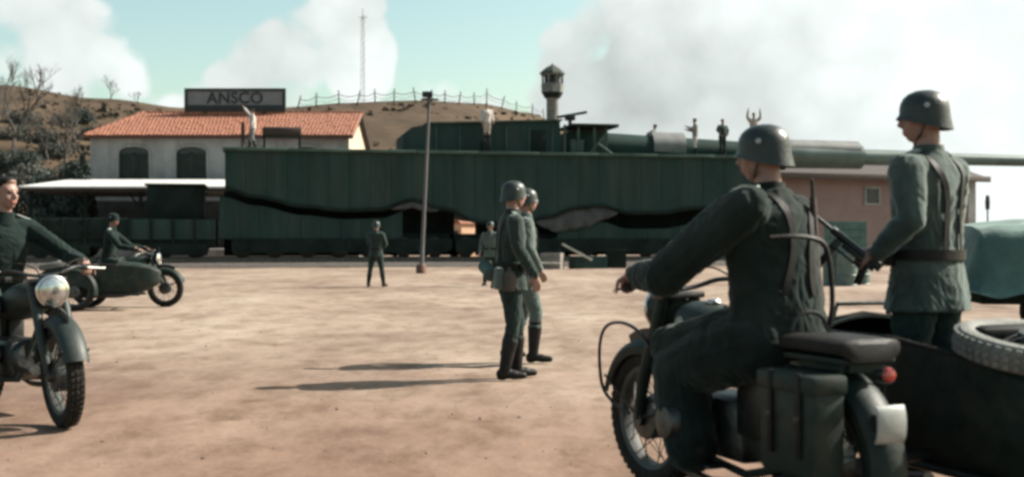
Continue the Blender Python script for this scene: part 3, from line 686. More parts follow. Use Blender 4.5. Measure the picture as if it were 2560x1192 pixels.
# ------------------------------------------------------------------ pink shed on the right
def pink_shed():
    a = at(1880, 600, 69.5); b = at(2436, 600, 74.5); v = b - a; yaw = math.atan2(v.y, v.x); Ln = math.hypot(v.x, v.y)
    e = empty('pink_shed', (a.x, a.y, 0), yaw); tag(e, 'long pink plastered shed with brown eaves beneath the gun barrel', 'building')
    ze = 4.95
    MB().box(0, Ln, 0, 8, .9, ze).obj('wall', plaster_p, e)
    MB().box(-.05, Ln + .05, -.08, 8.08, 0, .9).obj('plinth', plaster_c, e)
    r = MB().prism([(-.6, ze), (8.6, ze), (8.6, ze + .2), (4, ze + 1.5), (-.6, ze + .2)], -.5, Ln + .5).obj('roof', dkwood, e, 0)
    r.matrix_local = M(((0, 1, 0, 0), (1, 0, 0, 0), (0, 0, 1, 0), (0, 0, 0, 1)))
    MB().box(-.65, Ln + .65, -.72, -.6, ze - .1, ze + .26, .02).obj('eave_board', mat('brown_eave', (.11, .085, .072), .8), e)
    MB().box(Ln - .5, Ln + .06, -.06, .5, .9, ze).obj('corner_pier', plaster_c, e)
    k = (2180 - 1280) / FPX; u = (k * a.y - a.x) / (math.cos(yaw) - k * math.sin(yaw)); Y = a.y + u * math.sin(yaw); z = CAM_H + (HOR - 490) / FPX * Y
    w = MB().box(u - .45, u + .45, -.02, .05, z - .45, z + .45).obj('window', mat('dim_glass', (.03, .035, .04), .25), e)
    MB().box(u - .55, u + .55, -.08, -.022, z - .55, z - .45).box(u - .55, u + .55, -.08, -.022, z + .45, z + .55).box(u - .55, u - .45, -.08, -.022, z - .45, z + .45).box(u + .45, u + .55, -.08, -.022, z - .45, z + .45).obj('window_frame', plaster_c, w)
pink_shed()
def far_chimney():
    p = at(2469, 520, 150); e = empty('far_pole', (p.x, p.y, 0)); tag(e, 'short dark post standing far off at right', 'post')
    MB().tube([(0, 0, 0), (0, 0, at(0, 520, 150).z)], .1, 6).obj('shaft', gunmetal, e)
    MB().lathe([(.25, at(0, 524, 150).z), (.3, at(0, 505, 150).z), (.22, at(0, 490, 150).z), (.05, at(0, 487, 150).z)], n=10).obj('head', gunmetal, e)
far_chimney()

# ------------------------------------------------------------------ vegetation
def bare_tree(name, label, base, h, seed, group, spread=.55, depth=5):
    rnd = random.Random(seed); e = empty(name, base); tag(e, label, 'tree', group)
    tb = MB(); cb = MB()
    def grow(p, d, l, r, lev):
        n = 3; pts = [p]; q = p; dd = d
        for i in range(n):
            dd = (dd + V((rnd.uniform(-.18, .18), rnd.uniform(-.18, .18), rnd.uniform(-.05, .14)))).normalized(); q = q + dd * l / n; pts.append(q)
        (tb if lev == 0 else cb).tube(pts, [lerp(r, r * .62, i / n) for i in range(n + 1)], 6 if lev < 2 else 4)
        if lev < depth:
            for k in range(3 if lev < 3 else 2 + (rnd.random() < .5)):
                a = rnd.uniform(0, 6.28); s = rnd.uniform(.6, 1.2) * spread
                nd_ = (dd + V((math.cos(a) * s, math.sin(a) * s, rnd.uniform(-.05, .25)))).normalized()
                grow(pts[-1] if k else pts[-2], nd_, l * rnd.uniform(.58, .78), r * .58, lev + 1)
    grow(V((0, 0, -.3)), V((rnd.uniform(-.1, .1), 0, 1)), h * .34, h * .024, 0)
    tb.obj('trunk', bark_m, e); cb.obj('crown', bark_m, e)
BT = 'bare trees on the left hillside'
bare_tree('bare_tree', 'large bare tree at the left edge, tallest of the leafless ones', on_hill(52, 330), 9.5, 2, BT)
bare_tree('bare_tree', 'bare tree on the crest left of the station roof', on_hill(272, 256), 5.0, 5, BT)
bare_tree('bare_tree', 'small bare shrub tree just left of the name board', on_hill(345, 262), 3.2, 8, BT)
bare_tree('bare_tree', 'grey leafless tree standing below the hill, right of the tallest one', on_hill(120, 400), 7.0, 9, BT)
bare_tree('bare_tree', 'thin bare tree between the tallest one and the crest tree', on_hill(185, 320), 7.5, 17, BT)
bare_tree('bare_tree', 'twiggy bare tree cut by the left frame edge', on_hill(5, 300), 9.5, 19, BT)
bare_tree('bare_tree', 'broad bare tree low beside the evergreens', on_hill(150, 430), 8.5, 23, BT, .7)
bare_tree('bare_tree', 'bare tree halfway up the slope, second from the frame edge', on_hill(30, 380), 10, 27, BT, .65)
bare_tree('bare_tree', 'wide bare tree left of the roof hip', on_hill(205, 390), 8, 31, BT, .65)
bare_tree('bare_tree', 'forked bare tree near the crest above the wide one', on_hill(95, 270), 8, 37, BT, .6)
def leafy(name, label, base, rx, rz, n, leaf, m, seed, group, cat='tree', trunk=True, cone=False):
    rnd = random.Random(seed); e = empty(name, base); tag(e, label, cat, group); b = MB()
    lobes = [(V((rnd.uniform(-.55, .55) * rx, rnd.uniform(-.55, .55) * rx, rz * rnd.uniform(.25, 1.55))), rnd.uniform(.35, .6)) for _ in range(13)]
    if cone: lobes = [(V((rnd.uniform(-.2, .2) * rx, rnd.uniform(-.2, .2) * rx, rz * t)), .95 * (1.05 - .5 * t)) for t in (.2, .45, .7, 1, 1.3, 1.6, 1.8)]
    for i in range(n):
        c, s = rnd.choice(lobes); v = V((rnd.gauss(0, 1), rnd.gauss(0, 1), rnd.gauss(0, 1))).normalized() * (rnd.random() ** .35) * s
        p = c + V((v.x * rx, v.y * rx, v.z * rz * .8)); q = Euler((rnd.uniform(0, 6), rnd.uniform(0, 6), rnd.uniform(0, 6))).to_matrix(); l = leaf * rnd.uniform(.6, 1.4)
        b.add([p + q @ V(k) * l for k in ((-.5, -.2, 0), (0, -.5, .1), (.6, 0, 0), (.1, .45, -.1))], [(0, 1, 2, 3)])
    b.obj('crown', m, e, 0)
    if trunk:
        t = MB().tube([(0, 0, -.3), (.05, 0, rz * .5), (0, .05, rz)], [.16, .12, .05], 7)
        for c, s in lobes[:7]: t.tube([(0, 0, rz * .35), c * .6 + V((0, 0, rz * .15)), c], [.09, .06, .02], 5)
        t.obj('trunk', bark_m, e)
SH = 'evergreens beside the station'
leafy('cypress', 'dark narrow evergreen against the left wall of the station', V((at(212, 600, 78).x, 78, 0)), 1.0, 3.6, 9000, .15, leaf_d, 3, SH, cone=True)
leafy('evergreen_tree', 'dark round evergreen left of the narrow one', V((at(150, 600, 82).x, 82, 0)), 2.2, 3.2, 11000, .18, leaf_d, 4, SH)
leafy('evergreen_tree', 'grey green tree behind the canopy, below the tallest bare tree', V((at(70, 600, 88).x, 88, 0)), 2.8, 3.9, 9000, .18, leaf_g, 6, SH)
leafy('evergreen_tree', 'dark tree at the left frame edge above the canopy', V((at(-20, 600, 92).x, 92, 0)), 2.8, 3.6, 9000, .19, leaf_d, 12, SH)
rs = random.Random(21); k_ = 0
for px, py, d, r, lb in ((60, 300, 128, 2.6, 'olive bush high on the left slope at the frame edge'), (165, 300, 135, 2.2, 'dark bush in the middle of the left slope'), (110, 350, 118, 2.4, 'wide grey green bush low on the left slope'), (225, 330, 125, 1.8, 'small dark bush on the slope close to the roof hip'), (20, 400, 104, 2.6, 'dense dark bush at the foot of the left slope'), (70, 420, 0, 3.0, 'broad dark brush below the tallest bare tree'), (140, 380, 0, 2.6, 'dark brush in the hollow behind the evergreens'), (190, 425, 0, 2.4, 'dark brush nearest the station end wall'), (30, 340, 0, 2.8, 'dark brush halfway up at the frame edge'), (205, 290, 0, 2.0, 'low brown brush just under the crest')):
    k_ += 1; leafy('hillside_bush', lb, on_hill(px, py + 12) - V((0, 0, r * .25)), r, r * .6, 4500, .17, leaf_d if k_ % 2 == 0 else leaf_g, 30 + k_, 'bushes on the left slope', 'bush', False)
for i, (px, lb) in enumerate(((2440, 'low grey bush on the horizon beside the shed corner'), (2500, 'low grey bush on the horizon right of the shed'))):
    leafy('horizon_bush', lb, V((at(px, 600, 120).x, 120, 0)), 2.2, 1.1, 900, .4, leaf_g, 50 + i, 'bushes on the right horizon', 'bush', False)

# ------------------------------------------------------------------ yard things
def drum_mesh():
    return MB().lathe([(.02, .0), (.29, 0), (.3, .02), (.285, .04), (.285, .28), (.3, .30), (.285, .32), (.285, .56), (.3, .58), (.285, .60), (.285, .84), (.3, .86), (.29, .88), (.27, .86), (.02, .86)], n=24)
dm = None
for px, py, lb in ((2082, 710, 'leftmost green oil drum under the green crate'), (2118, 713, 'middle green oil drum in the row by the shed'), (2150, 710, 'rightmost green oil drum in the row by the shed')):
    d = gd(py); e = empty('oil_drum', (at(px, py, d).x, d, -.01), px); tag(e, lb, 'oil drum', 'drums by the shed')
    part('drum', 'drum_body', drum_m, e, lambda b: b.add(drum_mesh().v, drum_mesh().f)); part('bung', 'bung_cap', gunmetal, e, lambda b: b.lathe([(.03, .86), (.03, .885), (.005, .89)], o=(.15, 0, 0), n=10))
def crate(label, p, sx, sy, sz, rz, m=crate_m, group=None):
    e = empty('supply_crate', p, rz); tag(e, label, 'crate', group)
    MB().box(-sx / 2 + .02, sx / 2 - .02, -sy / 2 + .02, sy / 2 - .02, .02, sz - .02).obj('liner', train_dk, e)
    for k in range(4):
        z0 = sz * k / 4 + .005; z1 = sz * (k + 1) / 4 - .005
        for s in (-1, 1):
            MB().box(-sx / 2, sx / 2, s * sy / 2 - .012, s * sy / 2 + .012, z0, z1).obj('plank', m, e); MB().box(s * sx / 2 - .012, s * sx / 2 + .012, -sy / 2 + .013, sy / 2 - .013, z0, z1).obj('plank', m, e)
    MB().box(-sx / 2 - .01, sx / 2 + .01, -sy / 2 - .01, sy / 2 + .01, sz - .02, sz + .01, .004).obj('lid', m, e)
d = gd(711); crate('green wooden crate resting on the oil drums', (at(2114, 711, d).x, d + .05, .875), 1.05, .5, .9, .06)
CG = 'crates beside the railway gun'
crate('long low crate beside the track under the second wave', (at(1470, 660, 54).x, 54, -.01), 1.6, .7, .55, .3, m=train_grn, group=CG)
crate('grey crate standing just behind the two walking soldiers', (at(1380, 660, 53).x, 53, -.01), .9, .6, .7, -.3, m=plat_m, group=CG)
crate('dark crate right of the long low crate', (at(1540, 660, 55).x, 55, -.01), .8, .6, .85, .2, group=CG, m=train_dk)
for i, (px0, py0, px1, py1, lb) in enumerate(((1405, 612, 1480, 652, 'pale plank leaning on the long low crate'), (1215, 657, 1400, 660, 'long pale beam lying on the ground beside the track'))):
    a = at(px0, py0, 53.3 - i); b_ = at(px1, py1, 53.3 - i); v = b_ - a; q = v.to_track_quat('X', 'Z')
    tag(MB().obox((0, 0, 0), (v.length, .22, .09), (0, 0, 0), .01).obj('timber_beam', mat('pale_timber', (.36, .34, .30), .8, .2, 4), None), lb, 'beam', 'loose timbers'); o = bpy.context.scene.objects['timber_beam' if i == 0 else 'timber_beam.001']
    o.rotation_mode = 'QUATERNION'; o.rotation_quaternion = q; o.location = (a + b_) / 2 + V((0, 0, .04))
# canvas covered trailer at the right edge
def trailer():
    d = 13.5; e = empty('covered_trailer', (at(2680, 600, d).x, d, .05), R(-8)); tag(e, 'trailer under a teal green canvas cover at the right edge', 'trailer')
    b = MB(); nx, ny = 60, 36; rings = []
    def hgt(x, y):
        ex = max(0, abs(x) - 1.15) ; ey = max(0, abs(y) - .7); z = 1.42 - .16 * (x + .2) ** 2 * .4 - .25 * abs(y) ** 2
        z -= 2.6 * (ex + ey); z += .05 * noise.noise((x * 3, y * 3, 1)) + .035 * math.sin(x * 9 + y * 5 + 2 * noise.noise((x * 2, y * 2, 3))) * min(1, (ex + ey) * 5 + .25)
        return max(z, .62 + .03 * math.sin(x * 8) + .05 * noise.noise((x * 3, y, 9)))
    vs = [(lerp(-1.5, 1.5, i / nx), lerp(-1.0, 1.0, j / ny), hgt(lerp(-1.5, 1.5, i / nx), lerp(-1.0, 1.0, j / ny))) for i in range(nx + 1) for j in range(ny + 1)]
    b.add(vs, [(i * (ny + 1) + j, (i + 1) * (ny + 1) + j, (i + 1) * (ny + 1) + j + 1, i * (ny + 1) + j + 1) for i in range(nx) for j in range(ny)])
    c = b.obj('canvas_cover', canvas_t, e, 180); so_ = c.modifiers.new('thickness', 'SOLIDIFY'); so_.thickness = .012
    MB().box(-1.15, 1.15, -.7, .7, .5, 1.0, .03).obj('cargo_bed', train_dk, e)
    for s in (-1, 1):
        w = MB().lathe([(.1, -.07), (.2, -.07), (.34, -.06), (.36, 0), (.34, .06), (.2, .07), (.1, .07)], o=(0, s * .78, .36), ax=(0, 1, 0), n=28).obj('wheel', tyre_m, e); MB().lathe([(.02, -.08), (.19, -.08), (.19, .08), (.02, .08)], o=(0, s * .78, .36), ax=(0, 1, 0), n=20).obj('rim', dusty_rim, w)
    MB().tube([(-1.1, 0, .5), (-2.0, 0, .45)], .04, 8).tube([(-2.0, 0, .45), (-2.0, 0, 0)], .03, 8).obj('tow_bar', gunmetal, e)
trailer()
# ------------------------------------------------------------------ motorcycles (local: +x forward, +y left, origin under the rear axle)
WR = .345
def wheel(parent, name, loc, rz=0.0, rot=None, guard=False, tm=None):
    hub = part('hub', name, alu, parent, lambda b: b.lathe([(.02, -.10), (.035, -.10), (.04, -.07), (.105, -.06), (.11, -.05), (.11, .05), (.105, .06), (.04, .07), (.035, .10), (.02, .10)], ax=(0, 1, 0), n=24))
    hub.location = loc; hub.rotation_euler = rot if rot else (0, 0, rz)
    def tyre(b):
        prof = [(.255, -.035), (.275, -.052), (.305, -.058), (.328, -.050), (.340, -.030), (WR, 0), (.340, .030), (.328, .050), (.305, .058), (.275, .052), (.255, .035)]
        b.lathe(prof + [(.262, 0)], ax=(0, 1, 0), n=56, closed=True)
        for k in range(52):                              # tread blocks
            a = 2 * math.pi * k / 52; c, s = math.cos(a), math.sin(a)
            for y in (-.030, 0.0, .030):
                r0 = .3375 if y else .342; r1 = r0 + .010
                rot_ = M.Rotation(-a, 3, 'Y'); b.obox((c * (r0 + r1) / 2, y, s * (r0 + r1) / 2), (.014, .022, .022), rot_)
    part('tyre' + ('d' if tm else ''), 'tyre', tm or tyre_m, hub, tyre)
    part('rim', 'rim', dusty_rim, hub, lambda b: b.lathe([(.262, -.042), (.268, -.036), (.250, -.030), (.242, -.015), (.240, .0), (.242, .015), (.250, .030), (.268, .036), (.262, .042), (.240, .032), (.232, .0), (.240, -.032)], ax=(0, 1, 0), n=48, closed=True))
    def spokes(b):
        for k in range(36):
            a = 2 * math.pi * k / 36; a2 = a + (.28 if k % 2 else -.28); y = .055 if (k // 2) % 2 else -.055
            b.tube([(.105 * math.cos(a), y, .105 * math.sin(a)), (.243 * math.cos(a2), 0, .243 * math.sin(a2))], .0028, 4)
    part('spokes', 'spokes', dusty_rim, hub, spokes)
    return hub
def mudguard_fn(a0, a1, r, w, o):
    def fn(b):
        rings = []; n = 26
        for i in range(n + 1):
            a = lerp(a0, a1, i / n); c, s = math.cos(a), math.sin(a); ring = []
            sec = [(-w, -.045), (-w, -.01), (-w * .75, .016), (-w * .35, .027), (0, .030), (w * .35, .027), (w * .75, .016), (w, -.01), (w, -.045)]
            sec = sec + [(y * .96, h - .006) for y, h in sec[::-1]]
            for y, h in sec: ring.append(V(o) + V((c * (r + h), y, s * (r + h))))
            rings.append(ring)
        b.loft(rings)
    return fn
def superring(x, hw, z0, z1, p=2.6, n=20, top_only=False, cy=0.0):
    zc, hz = (z0 + z1) / 2, (z1 - z0) / 2; r = []
    for k in range(n):
        a = 2 * math.pi * k / n; c, s = math.cos(a), math.sin(a)
        r.append(V((x, cy + hw * math.copysign(abs(c) ** (2 / p), c), zc + hz * math.copysign(abs(s) ** (2 / p), s))))
    return r
def motorcycle(label, loc, yaw, sidecar=True, steer=0.0, paint=bike_grn, lean_plate=True, group='motorcycles in the yard', key='', glass=True, loop=True):
    e = empty('motorcycle', loc, yaw); tag(e, label, 'motorcycle', group)
    P = lambda k, n, m, fn, par=e, sm=35: part(k + key, n, m, par, fn, sm)
    wheel(e, 'rear_wheel', (0, 0, WR))
    P('rguard', 'rear_mudguard', paint, mudguard_fn(R(-8), R(195), WR + .03, .085, (0, 0, WR)))
    # --- frame, engine
    P('frame', 'frame', paint, lambda b: b.tube([(1.12, 0, .86), (.98, 0, .60), (.92, .10, .28), (.40, .12, .24), (.0, .11, .345)], .019, 8).tube([(1.12, 0, .86), (.98, 0, .60), (.92, -.10, .28), (.40, -.12, .24), (.0, -.11, .345)], .019, 8)
      .tube([(1.14, 0, .90), (.80, 0, .80), (.42, 0, .70), (.25, .11, .62), (.0, .115, .36)], .019, 8).tube([(.42, 0, .70), (.25, -.11, .62), (.0, -.115, .36)], .017, 8).tube([(.42, 0, .70), (.38, 0, .26)], .018, 8))
    P('engine', 'engine', alu, lambda b: b.box(.42, .86, -.13, .13, .27, .55, .05).lathe([(.02, 0), (.13, 0), (.14, .05), (.12, .1), (.02, .1)], o=(.86, 0, .43), ax=(1, 0, 0), n=20).box(.20, .44, -.10, .10, .30, .50, .04))
    for s in (1, -1):
        def cylf(b, s=s):
            b.lathe([(.05, .12), (.05, .36)], o=(.66, 0, .44), ax=(0, s, 0), n=16)
            for k in range(8): b.lathe([(.03, .15 + k * .018), (.082, .15 + k * .018), (.082, .157 + k * .018), (.03, .157 + k * .018)], o=(.66, 0, .44), ax=(0, s, 0), n=18)
            b.lathe([(.03, .30), (.085, .30), (.088, .34), (.07, .375), (.02, .385)], o=(.66, 0, .44), ax=(0, s, 0), n=18)
        P('cyl%d' % s, 'cylinder', alu, cylf)
        P('exh%d' % s, 'exhaust_pipe', exhaust_m, lambda b, s=s: b.tube(spl([(.74, s * .24, .40), (.80, s * .24, .32), (.74, s * .22, .22), (.45, s * .20, .19), (.25, s * .20, .22)]), .021, 8).tube([(.25, s * .20, .22), (.18, s * .2, .23), (-.05, s * .20, .27), (-.35, s * .20, .33)], [.022, .045, .05, .03], 10))
        P('foot%d' % s, 'footboard', bike_blk, lambda b, s=s: b.box(.48, .74, s * .20 - .055, s * .20 + .055, .255, .27, .006).tube([(.55, s * .12, .26), (.55, s * .22, .26)], .01, 6))
    P('bat', 'battery_box', bike_blk, lambda b: b.box(.10, .46, .02, .135, .40, .71, .02))
    P('tool', 'tool_box', paint, lambda b: b.box(.16, .44, -.135, -.02, .42, .70, .02))
    # --- tank, saddles
    def tank(b):
        rings = []
        for x, hw, z0, z1 in ((.46, .05, .72, .78), (.52, .10, .69, .83), (.66, .135, .67, .90), (.82, .150, .69, .945), (.95, .135, .73, .955), (1.05, .09, .77, .93), (1.09, .04, .80, .89)):
            rings.append(superring(x, hw, z0, z1, 2.4, 20))
        b.loft(rings)
    t = P('tank', 'fuel_tank', paint, tank)
    P('cap', 'filler_cap', chrome, lambda b: b.lathe([(.0, 0), (.034, 0), (.036, .012), (.028, .022), (.005, .024)], o=(.84, .0, .942), n=16), t)
    for s in (1, -1): P('knee%d' % s, 'knee_pad', tyre_m, lambda b, s=s: b.obox((.68, s * .137, .79), (.24, .018, .12), (0, 0, s * -.06), .008), t)
    P('emblem', 'tank_badge', emblem, lambda b: b.lathe([(.0, 0), (.026, 0), (.026, .006), (.002, .008)], o=(.90, .146, .86), ax=(-.1, 1, .15), n=16), t)
    def saddle(x0, x1, zs, hw):
        def fn(b):
            rings = []
            for i in range(9):
                q = i / 8; x = lerp(x0, x1, q); w = hw * (math.sin(math.pi * min(1, q * .62 + .2)) ** .7) * (1 if q > .1 else .8) * (1 - .45 * max(0, q - .6) / .4)
                zz = zs + .03 * (2 * q - 1) ** 2 + (.02 if q < .2 else 0); rings.append(superring(x, w, zz - .055, zz, 3, 16))
            b.loft(rings)
        return fn
    P('sad', 'saddle', leather, saddle(.20, .52, .775, .16))
    P('spr', 'saddle_springs', chrome, lambda b: [b.tube([(.27 + .022 * math.cos(k * .9), s * .09 + .022 * math.sin(k * .9), .62 + k * .0035) for k in range(28)], .006, 5) for s in (1, -1)])
    P('pil', 'pillion_seat', leather, lambda b: b.loft([superring(x, w, z - .07, z, 4, 18) for x, w, z in ((-.27, .11, .845), (-.255, .145, .862), (-.15, .16, .866), (.05, .155, .866), (.135, .14, .862), (.155, .10, .848))]))
    P('pilf', 'pillion_frame', paint, lambda b: b.box(-.25, .12, -.13, .13, .765, .79, .01).tube([(-.22, .1, .77), (-.18, .12, .60), (0, .115, .36)], .012, 6).tube([(-.22, -.1, .77), (-.18, -.12, .60), (0, -.115, .36)], .012, 6).box(-.24, .08, -.085, .085, .735, .766))
    P('pilh', 'grab_handle', gunmetal, lambda b: b.tube([(.12, y, .87 + .075 * math.sqrt(max(0, 1 - (y / .09) ** 2))) for y in [-.09 + .018 * i for i in range(11)]], .009, 6))
    # panniers
    for s in (1, -1) if not sidecar else (1,):
        p = P('pan%d' % s, 'pannier', paint, lambda b, s=s: b.box(-.29, .06, s * .14, s * .29, .34, .70, .025))
        P('panl%d' % s, 'pannier_lid', paint, lambda b, s=s: b.box(-.30, .07, s * .135, s * .30, .66, .735, .018), p)
        for q, x in enumerate((-.21, -.03)):
            P('pans%d%d' % (s, q), 'strap', leather, lambda b, s=s, x=x: b.box(x - .014, x + .014, s * .290, s * .305, .42, .74, .003), p)
            P('panb%d%d' % (s, q), 'buckle', gunmetal, lambda b, s=s, x=x: b.box(x - .016, x + .016, s * .305, s * .310, .55, .58, .002), p)
    # rear plate and lamp
    pl = P('plate', 'number_plate', white_pl, lambda b: b.loft([[V((-.395 - .02 * math.cos(a) - dx, y + .03, .56 + .07 * math.sin(a))) for a in [R(-80 + 16 * i) for i in range(11)]] + [V((-.387 - .02 * math.cos(a) - dx, y + .03, .56 + .07 * math.sin(a))) for a in [R(80 - 16 * i) for i in range(11)]] for y, dx in ((-.065, 0), (-.055, .004), (.055, .004), (.065, 0))]))
    P('plateb', 'plate_bracket', bike_blk, lambda b: b.box(-.405, -.33, .0, .06, .53, .59))
    lamp = P('tail', 'tail_lamp', bike_blk, lambda b: b.lathe([(.01, 0), (.026, 0), (.032, .03), (.032, .06), (.01, .06)], o=(-.30, .0, .73), ax=(-1, 0, .1), n=16)); P('tailg', 'lens', red_gl, lambda b: b.lathe([(.029, 0), (.023, .012), (.005, .015)], o=(-.36, 0, .736), ax=(-1, 0, .1), n=16), lamp)
    # --- steered group
    ax = V((1.17, 0, .86)); st = M.Translation(ax) @ M.Rotation(steer, 4, V((-.42, 0, .9)).normalized()) @ M.Translation(-ax)
    def stp(o): o.matrix_local = st @ o.matrix_local; return o
    fw = wheel(e, 'front_wheel', (1.40, 0, WR)); fw.matrix_local = st @ M.Translation((1.40, 0, WR))
    for s in (1, -1):
        stp(P('fork%d' % s, 'fork_leg', paint, lambda b, s=s: b.tube([(1.40, s * .085, WR), (1.385, s * .09, .42), (1.33, s * .095, .56), (1.17, s * .095, .90), (1.15, s * .095, .97)], [.024, .028, .034, .034, .028], 12)))
    stp(P('yoke', 'fork_yoke', bike_blk, lambda b: b.box(1.10, 1.21, -.125, .125, .955, .985, .01)))
    stp(P('yoke2', 'fork_yoke', bike_blk, lambda b: b.box(1.16, 1.25, -.12, .12, .78, .80, .008)))
    fg = stp(P('fguard', 'front_mudguard', paint, mudguard_fn(R(18), R(172), WR + .028, .082, (1.40, 0, WR))))
    P('fgs', 'guard_stay', gunmetal, lambda b: [b.tube([(1.40, s * .09, WR), (1.40 + .38 * math.cos(R(a)), s * .085, WR + .38 * math.sin(R(a)))], .006, 5) for s in (1, -1) for a in (30, 165)], fg)
    P('fpl', 'front_plate', bike_blk, lambda b: b.prism([(1.40 + .375 * math.cos(R(a)), WR + .385 * math.sin(R(a))) for a in range(60, 125, 5)] + [(1.40 + .45 * math.cos(R(a)), WR + .45 * math.sin(R(a))) for a in range(118, 62, -5)], -.006, .006), fg)
    if loop: P('loop', 'cable_loop', gunmetal, lambda b: b.tube(spl([(1.22, .13, .72), (1.30, .15, .80), (1.42, .16, .83), (1.56, .16, .81), (1.64, .155, .74), (1.67, .15, .62), (1.66, .14, .48), (1.60, .11, .40), (1.48, .095, .36)]), .009, 6), fg)
    hl = stp(P('hl', 'headlight', paint, lambda b: b.lathe([(.01, -.12), (.05, -.115), (.085, -.08), (.10, -.03), (.104, .02), (.098, .03)], o=(1.26, 0, .90), ax=(1, 0, -.03), n=28)))
    P('hlr', 'headlight_rim', chrome, lambda b: b.lathe([(.102, .018), (.109, .022), (.109, .036), (.098, .042), (.092, .036)], o=(1.26, 0, .90), ax=(1, 0, -.03), n=28, closed=True), hl)
    P('hlg', 'headlight_glass', glass_m, lambda b: b.lathe([(.097, .030), (.09, .046), (.06, .058), (.03, .063), (.002, .064)], o=(1.26, 0, .90), ax=(1, 0, -.03), n=28), hl)
    hb = stp(P('bar', 'handlebar', bike_blk, lambda b: b.tube(spl([(.985, -.40, 1.035), (1.03, -.30, 1.04), (1.10, -.20, 1.04), (1.14, -.10, 1.01), (1.15, 0, 1.0), (1.14, .10, 1.01), (1.10, .20, 1.04), (1.03, .30, 1.04), (.985, .40, 1.035)]), .0125, 10)))
    for s in (1, -1):
        P('grip%d' % s, 'grip', tyre_m, lambda b, s=s: b.tube([(1.04, s * .285, 1.04), (.98, s * .41, 1.035)], .018, 10), hb)
        P('lev%d' % s, 'lever', chrome, lambda b, s=s: b.tube([(1.06, s * .27, 1.045), (1.10, s * .30, 1.035), (1.05, s * .41, 1.02), (1.03, s * .44, 1.018)], [.009, .008, .007, .01], 6), hb)
        P('cab%d' % s, 'cable', tyre_m, lambda b, s=s: b.tube(spl([(1.08, s * .27, 1.05), (1.20, s * .22, 1.10), (1.26, s * .10, 1.06), (1.20, s * .04, .95), (1.1, s * .03, .85)]), .005, 5), hb)
    if sidecar:
        # boat shaped car on the right hand side
        cy = -.88
        secs = [(-.62, .12, .36, .54), (-.58, .22, .27, .61), (-.42, .29, .22, .68), (-.15, .31, .20, .75), (.15, .31, .20, .78), (.45, .30, .20, .79), (.80, .28, .21, .79), (1.10, .24, .26, .78), (1.36, .17, .37, .74), (1.50, .09, .46, .69), (1.53, .04, .52, .64)]
        def U(x, hw, z0, z1, inset=0.0):
            n = 14; pts = []
            for k in range(n + 1):
                a = math.pi + math.pi * k / n; c, s = math.cos(a), math.sin(a)
                pts.append(V((x, cy + (hw - inset) * math.copysign(abs(c) ** .62, c), z1 + (z1 - z0 - inset) * -abs(s) ** .62)))
            return pts
        def body(b):
            b.loft([U(*s_) + U(*s_, inset=.012)[::-1] for s_ in secs])
        bd = P('scb', 'sidecar_body', paint, body)
        def deck(i0, i1, bulge):
            def fn(b):
                rings = []
                for x, hw, z0, z1 in secs[i0:i1]:
                    n = 12; up = [V((x, cy + hw * math.cos(math.pi * k / n), z1 + bulge * (hw / .3) * math.sin(math.pi * k / n))) for k in range(n + 1)]
                    rings.append(up + [p - V((0, 0, .012)) for p in up[::-1]])
                b.loft(rings)
            return fn
        P('scn', 'nose_deck', paint, deck(6, 11, .09), bd); P('sct', 'boot_lid', paint, deck(0, 4, .08), bd)
        P('scrim', 'cockpit_rim', tyre_m, lambda b: b.tube([(-.15, cy - .295, .755), (.3, cy - .30, .805), (.80, cy - .28, .80), (.86, cy - .15, .855), (.87, cy, .875), (.86, cy + .15, .855), (.80, cy + .28, .80), (.3, cy + .30, .805), (-.15, cy + .295, .755), (-.16, cy + .15, .815), (-.16, cy, .84), (-.16, cy - .15, .815)], .016, 8, closed=True), bd)
        P('scseat', 'sidecar_seat', leather, lambda b: b.box(-.10, .22, cy - .24, cy + .24, .40, .50, .03).obox((-.12, cy, .68), (.09, .48, .42), (0, -.15, 0), .03), bd)
        P('scgrab', 'grab_rail', alu, lambda b: b.tube([(.84, cy - .2, .86), (.83, cy - .18, .93), (.83, cy + .18, .93), (.84, cy + .2, .86)], .011, 8), bd)
        P('scch', 'sidecar_chassis', bike_blk, lambda b: b.tube([(-.40, cy + .25, .26), (1.2, cy + .22, .27)], .022, 8).tube([(-.35, cy - .25, .27), (1.2, cy - .22, .27)], .022, 8).tube([(.12, -.12, .30), (.12, cy - .38, WR)], .024, 8).tube([(.95, -.1, .30), (.95, cy + .2, .27)], .022, 8).tube([(.42, -.04, .68), (.5, cy + .28, .30)], .016, 8))
        wheel(e, 'sidecar_wheel', (.12, cy - .42, WR))
        P('scg', 'sidecar_mudguard', paint, mudguard_fn(R(-12), R(188), WR + .028, .085, (.12, cy - .42, WR)))
        P('scgl', 'guard_panel', paint, lambda b: b.prism([(.12, WR + .12)] + [(.12 + (WR + .02) * math.cos(R(a)), WR + (WR + .02) * math.sin(R(a))) for a in range(0, 181, 12)], cy - .505, cy - .498))
        P('scl', 'sidecar_lamp', chrome, lambda b: b.lathe([(.005, -.05), (.03, -.04), (.036, 0), (.03, .012), (.003, .018)], o=(.30, cy - .42, .745), ax=(1, 0, 0), n=16))
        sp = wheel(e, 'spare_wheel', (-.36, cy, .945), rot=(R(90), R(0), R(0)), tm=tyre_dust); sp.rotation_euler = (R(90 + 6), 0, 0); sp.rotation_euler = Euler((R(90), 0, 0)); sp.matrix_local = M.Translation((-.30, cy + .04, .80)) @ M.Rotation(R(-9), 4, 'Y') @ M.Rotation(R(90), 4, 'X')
        P('spb', 'spare_bracket', bike_blk, lambda b: b.tube([(-.30, cy + .04, .66), (-.31, cy + .04, .85)], .03, 10))
    return e
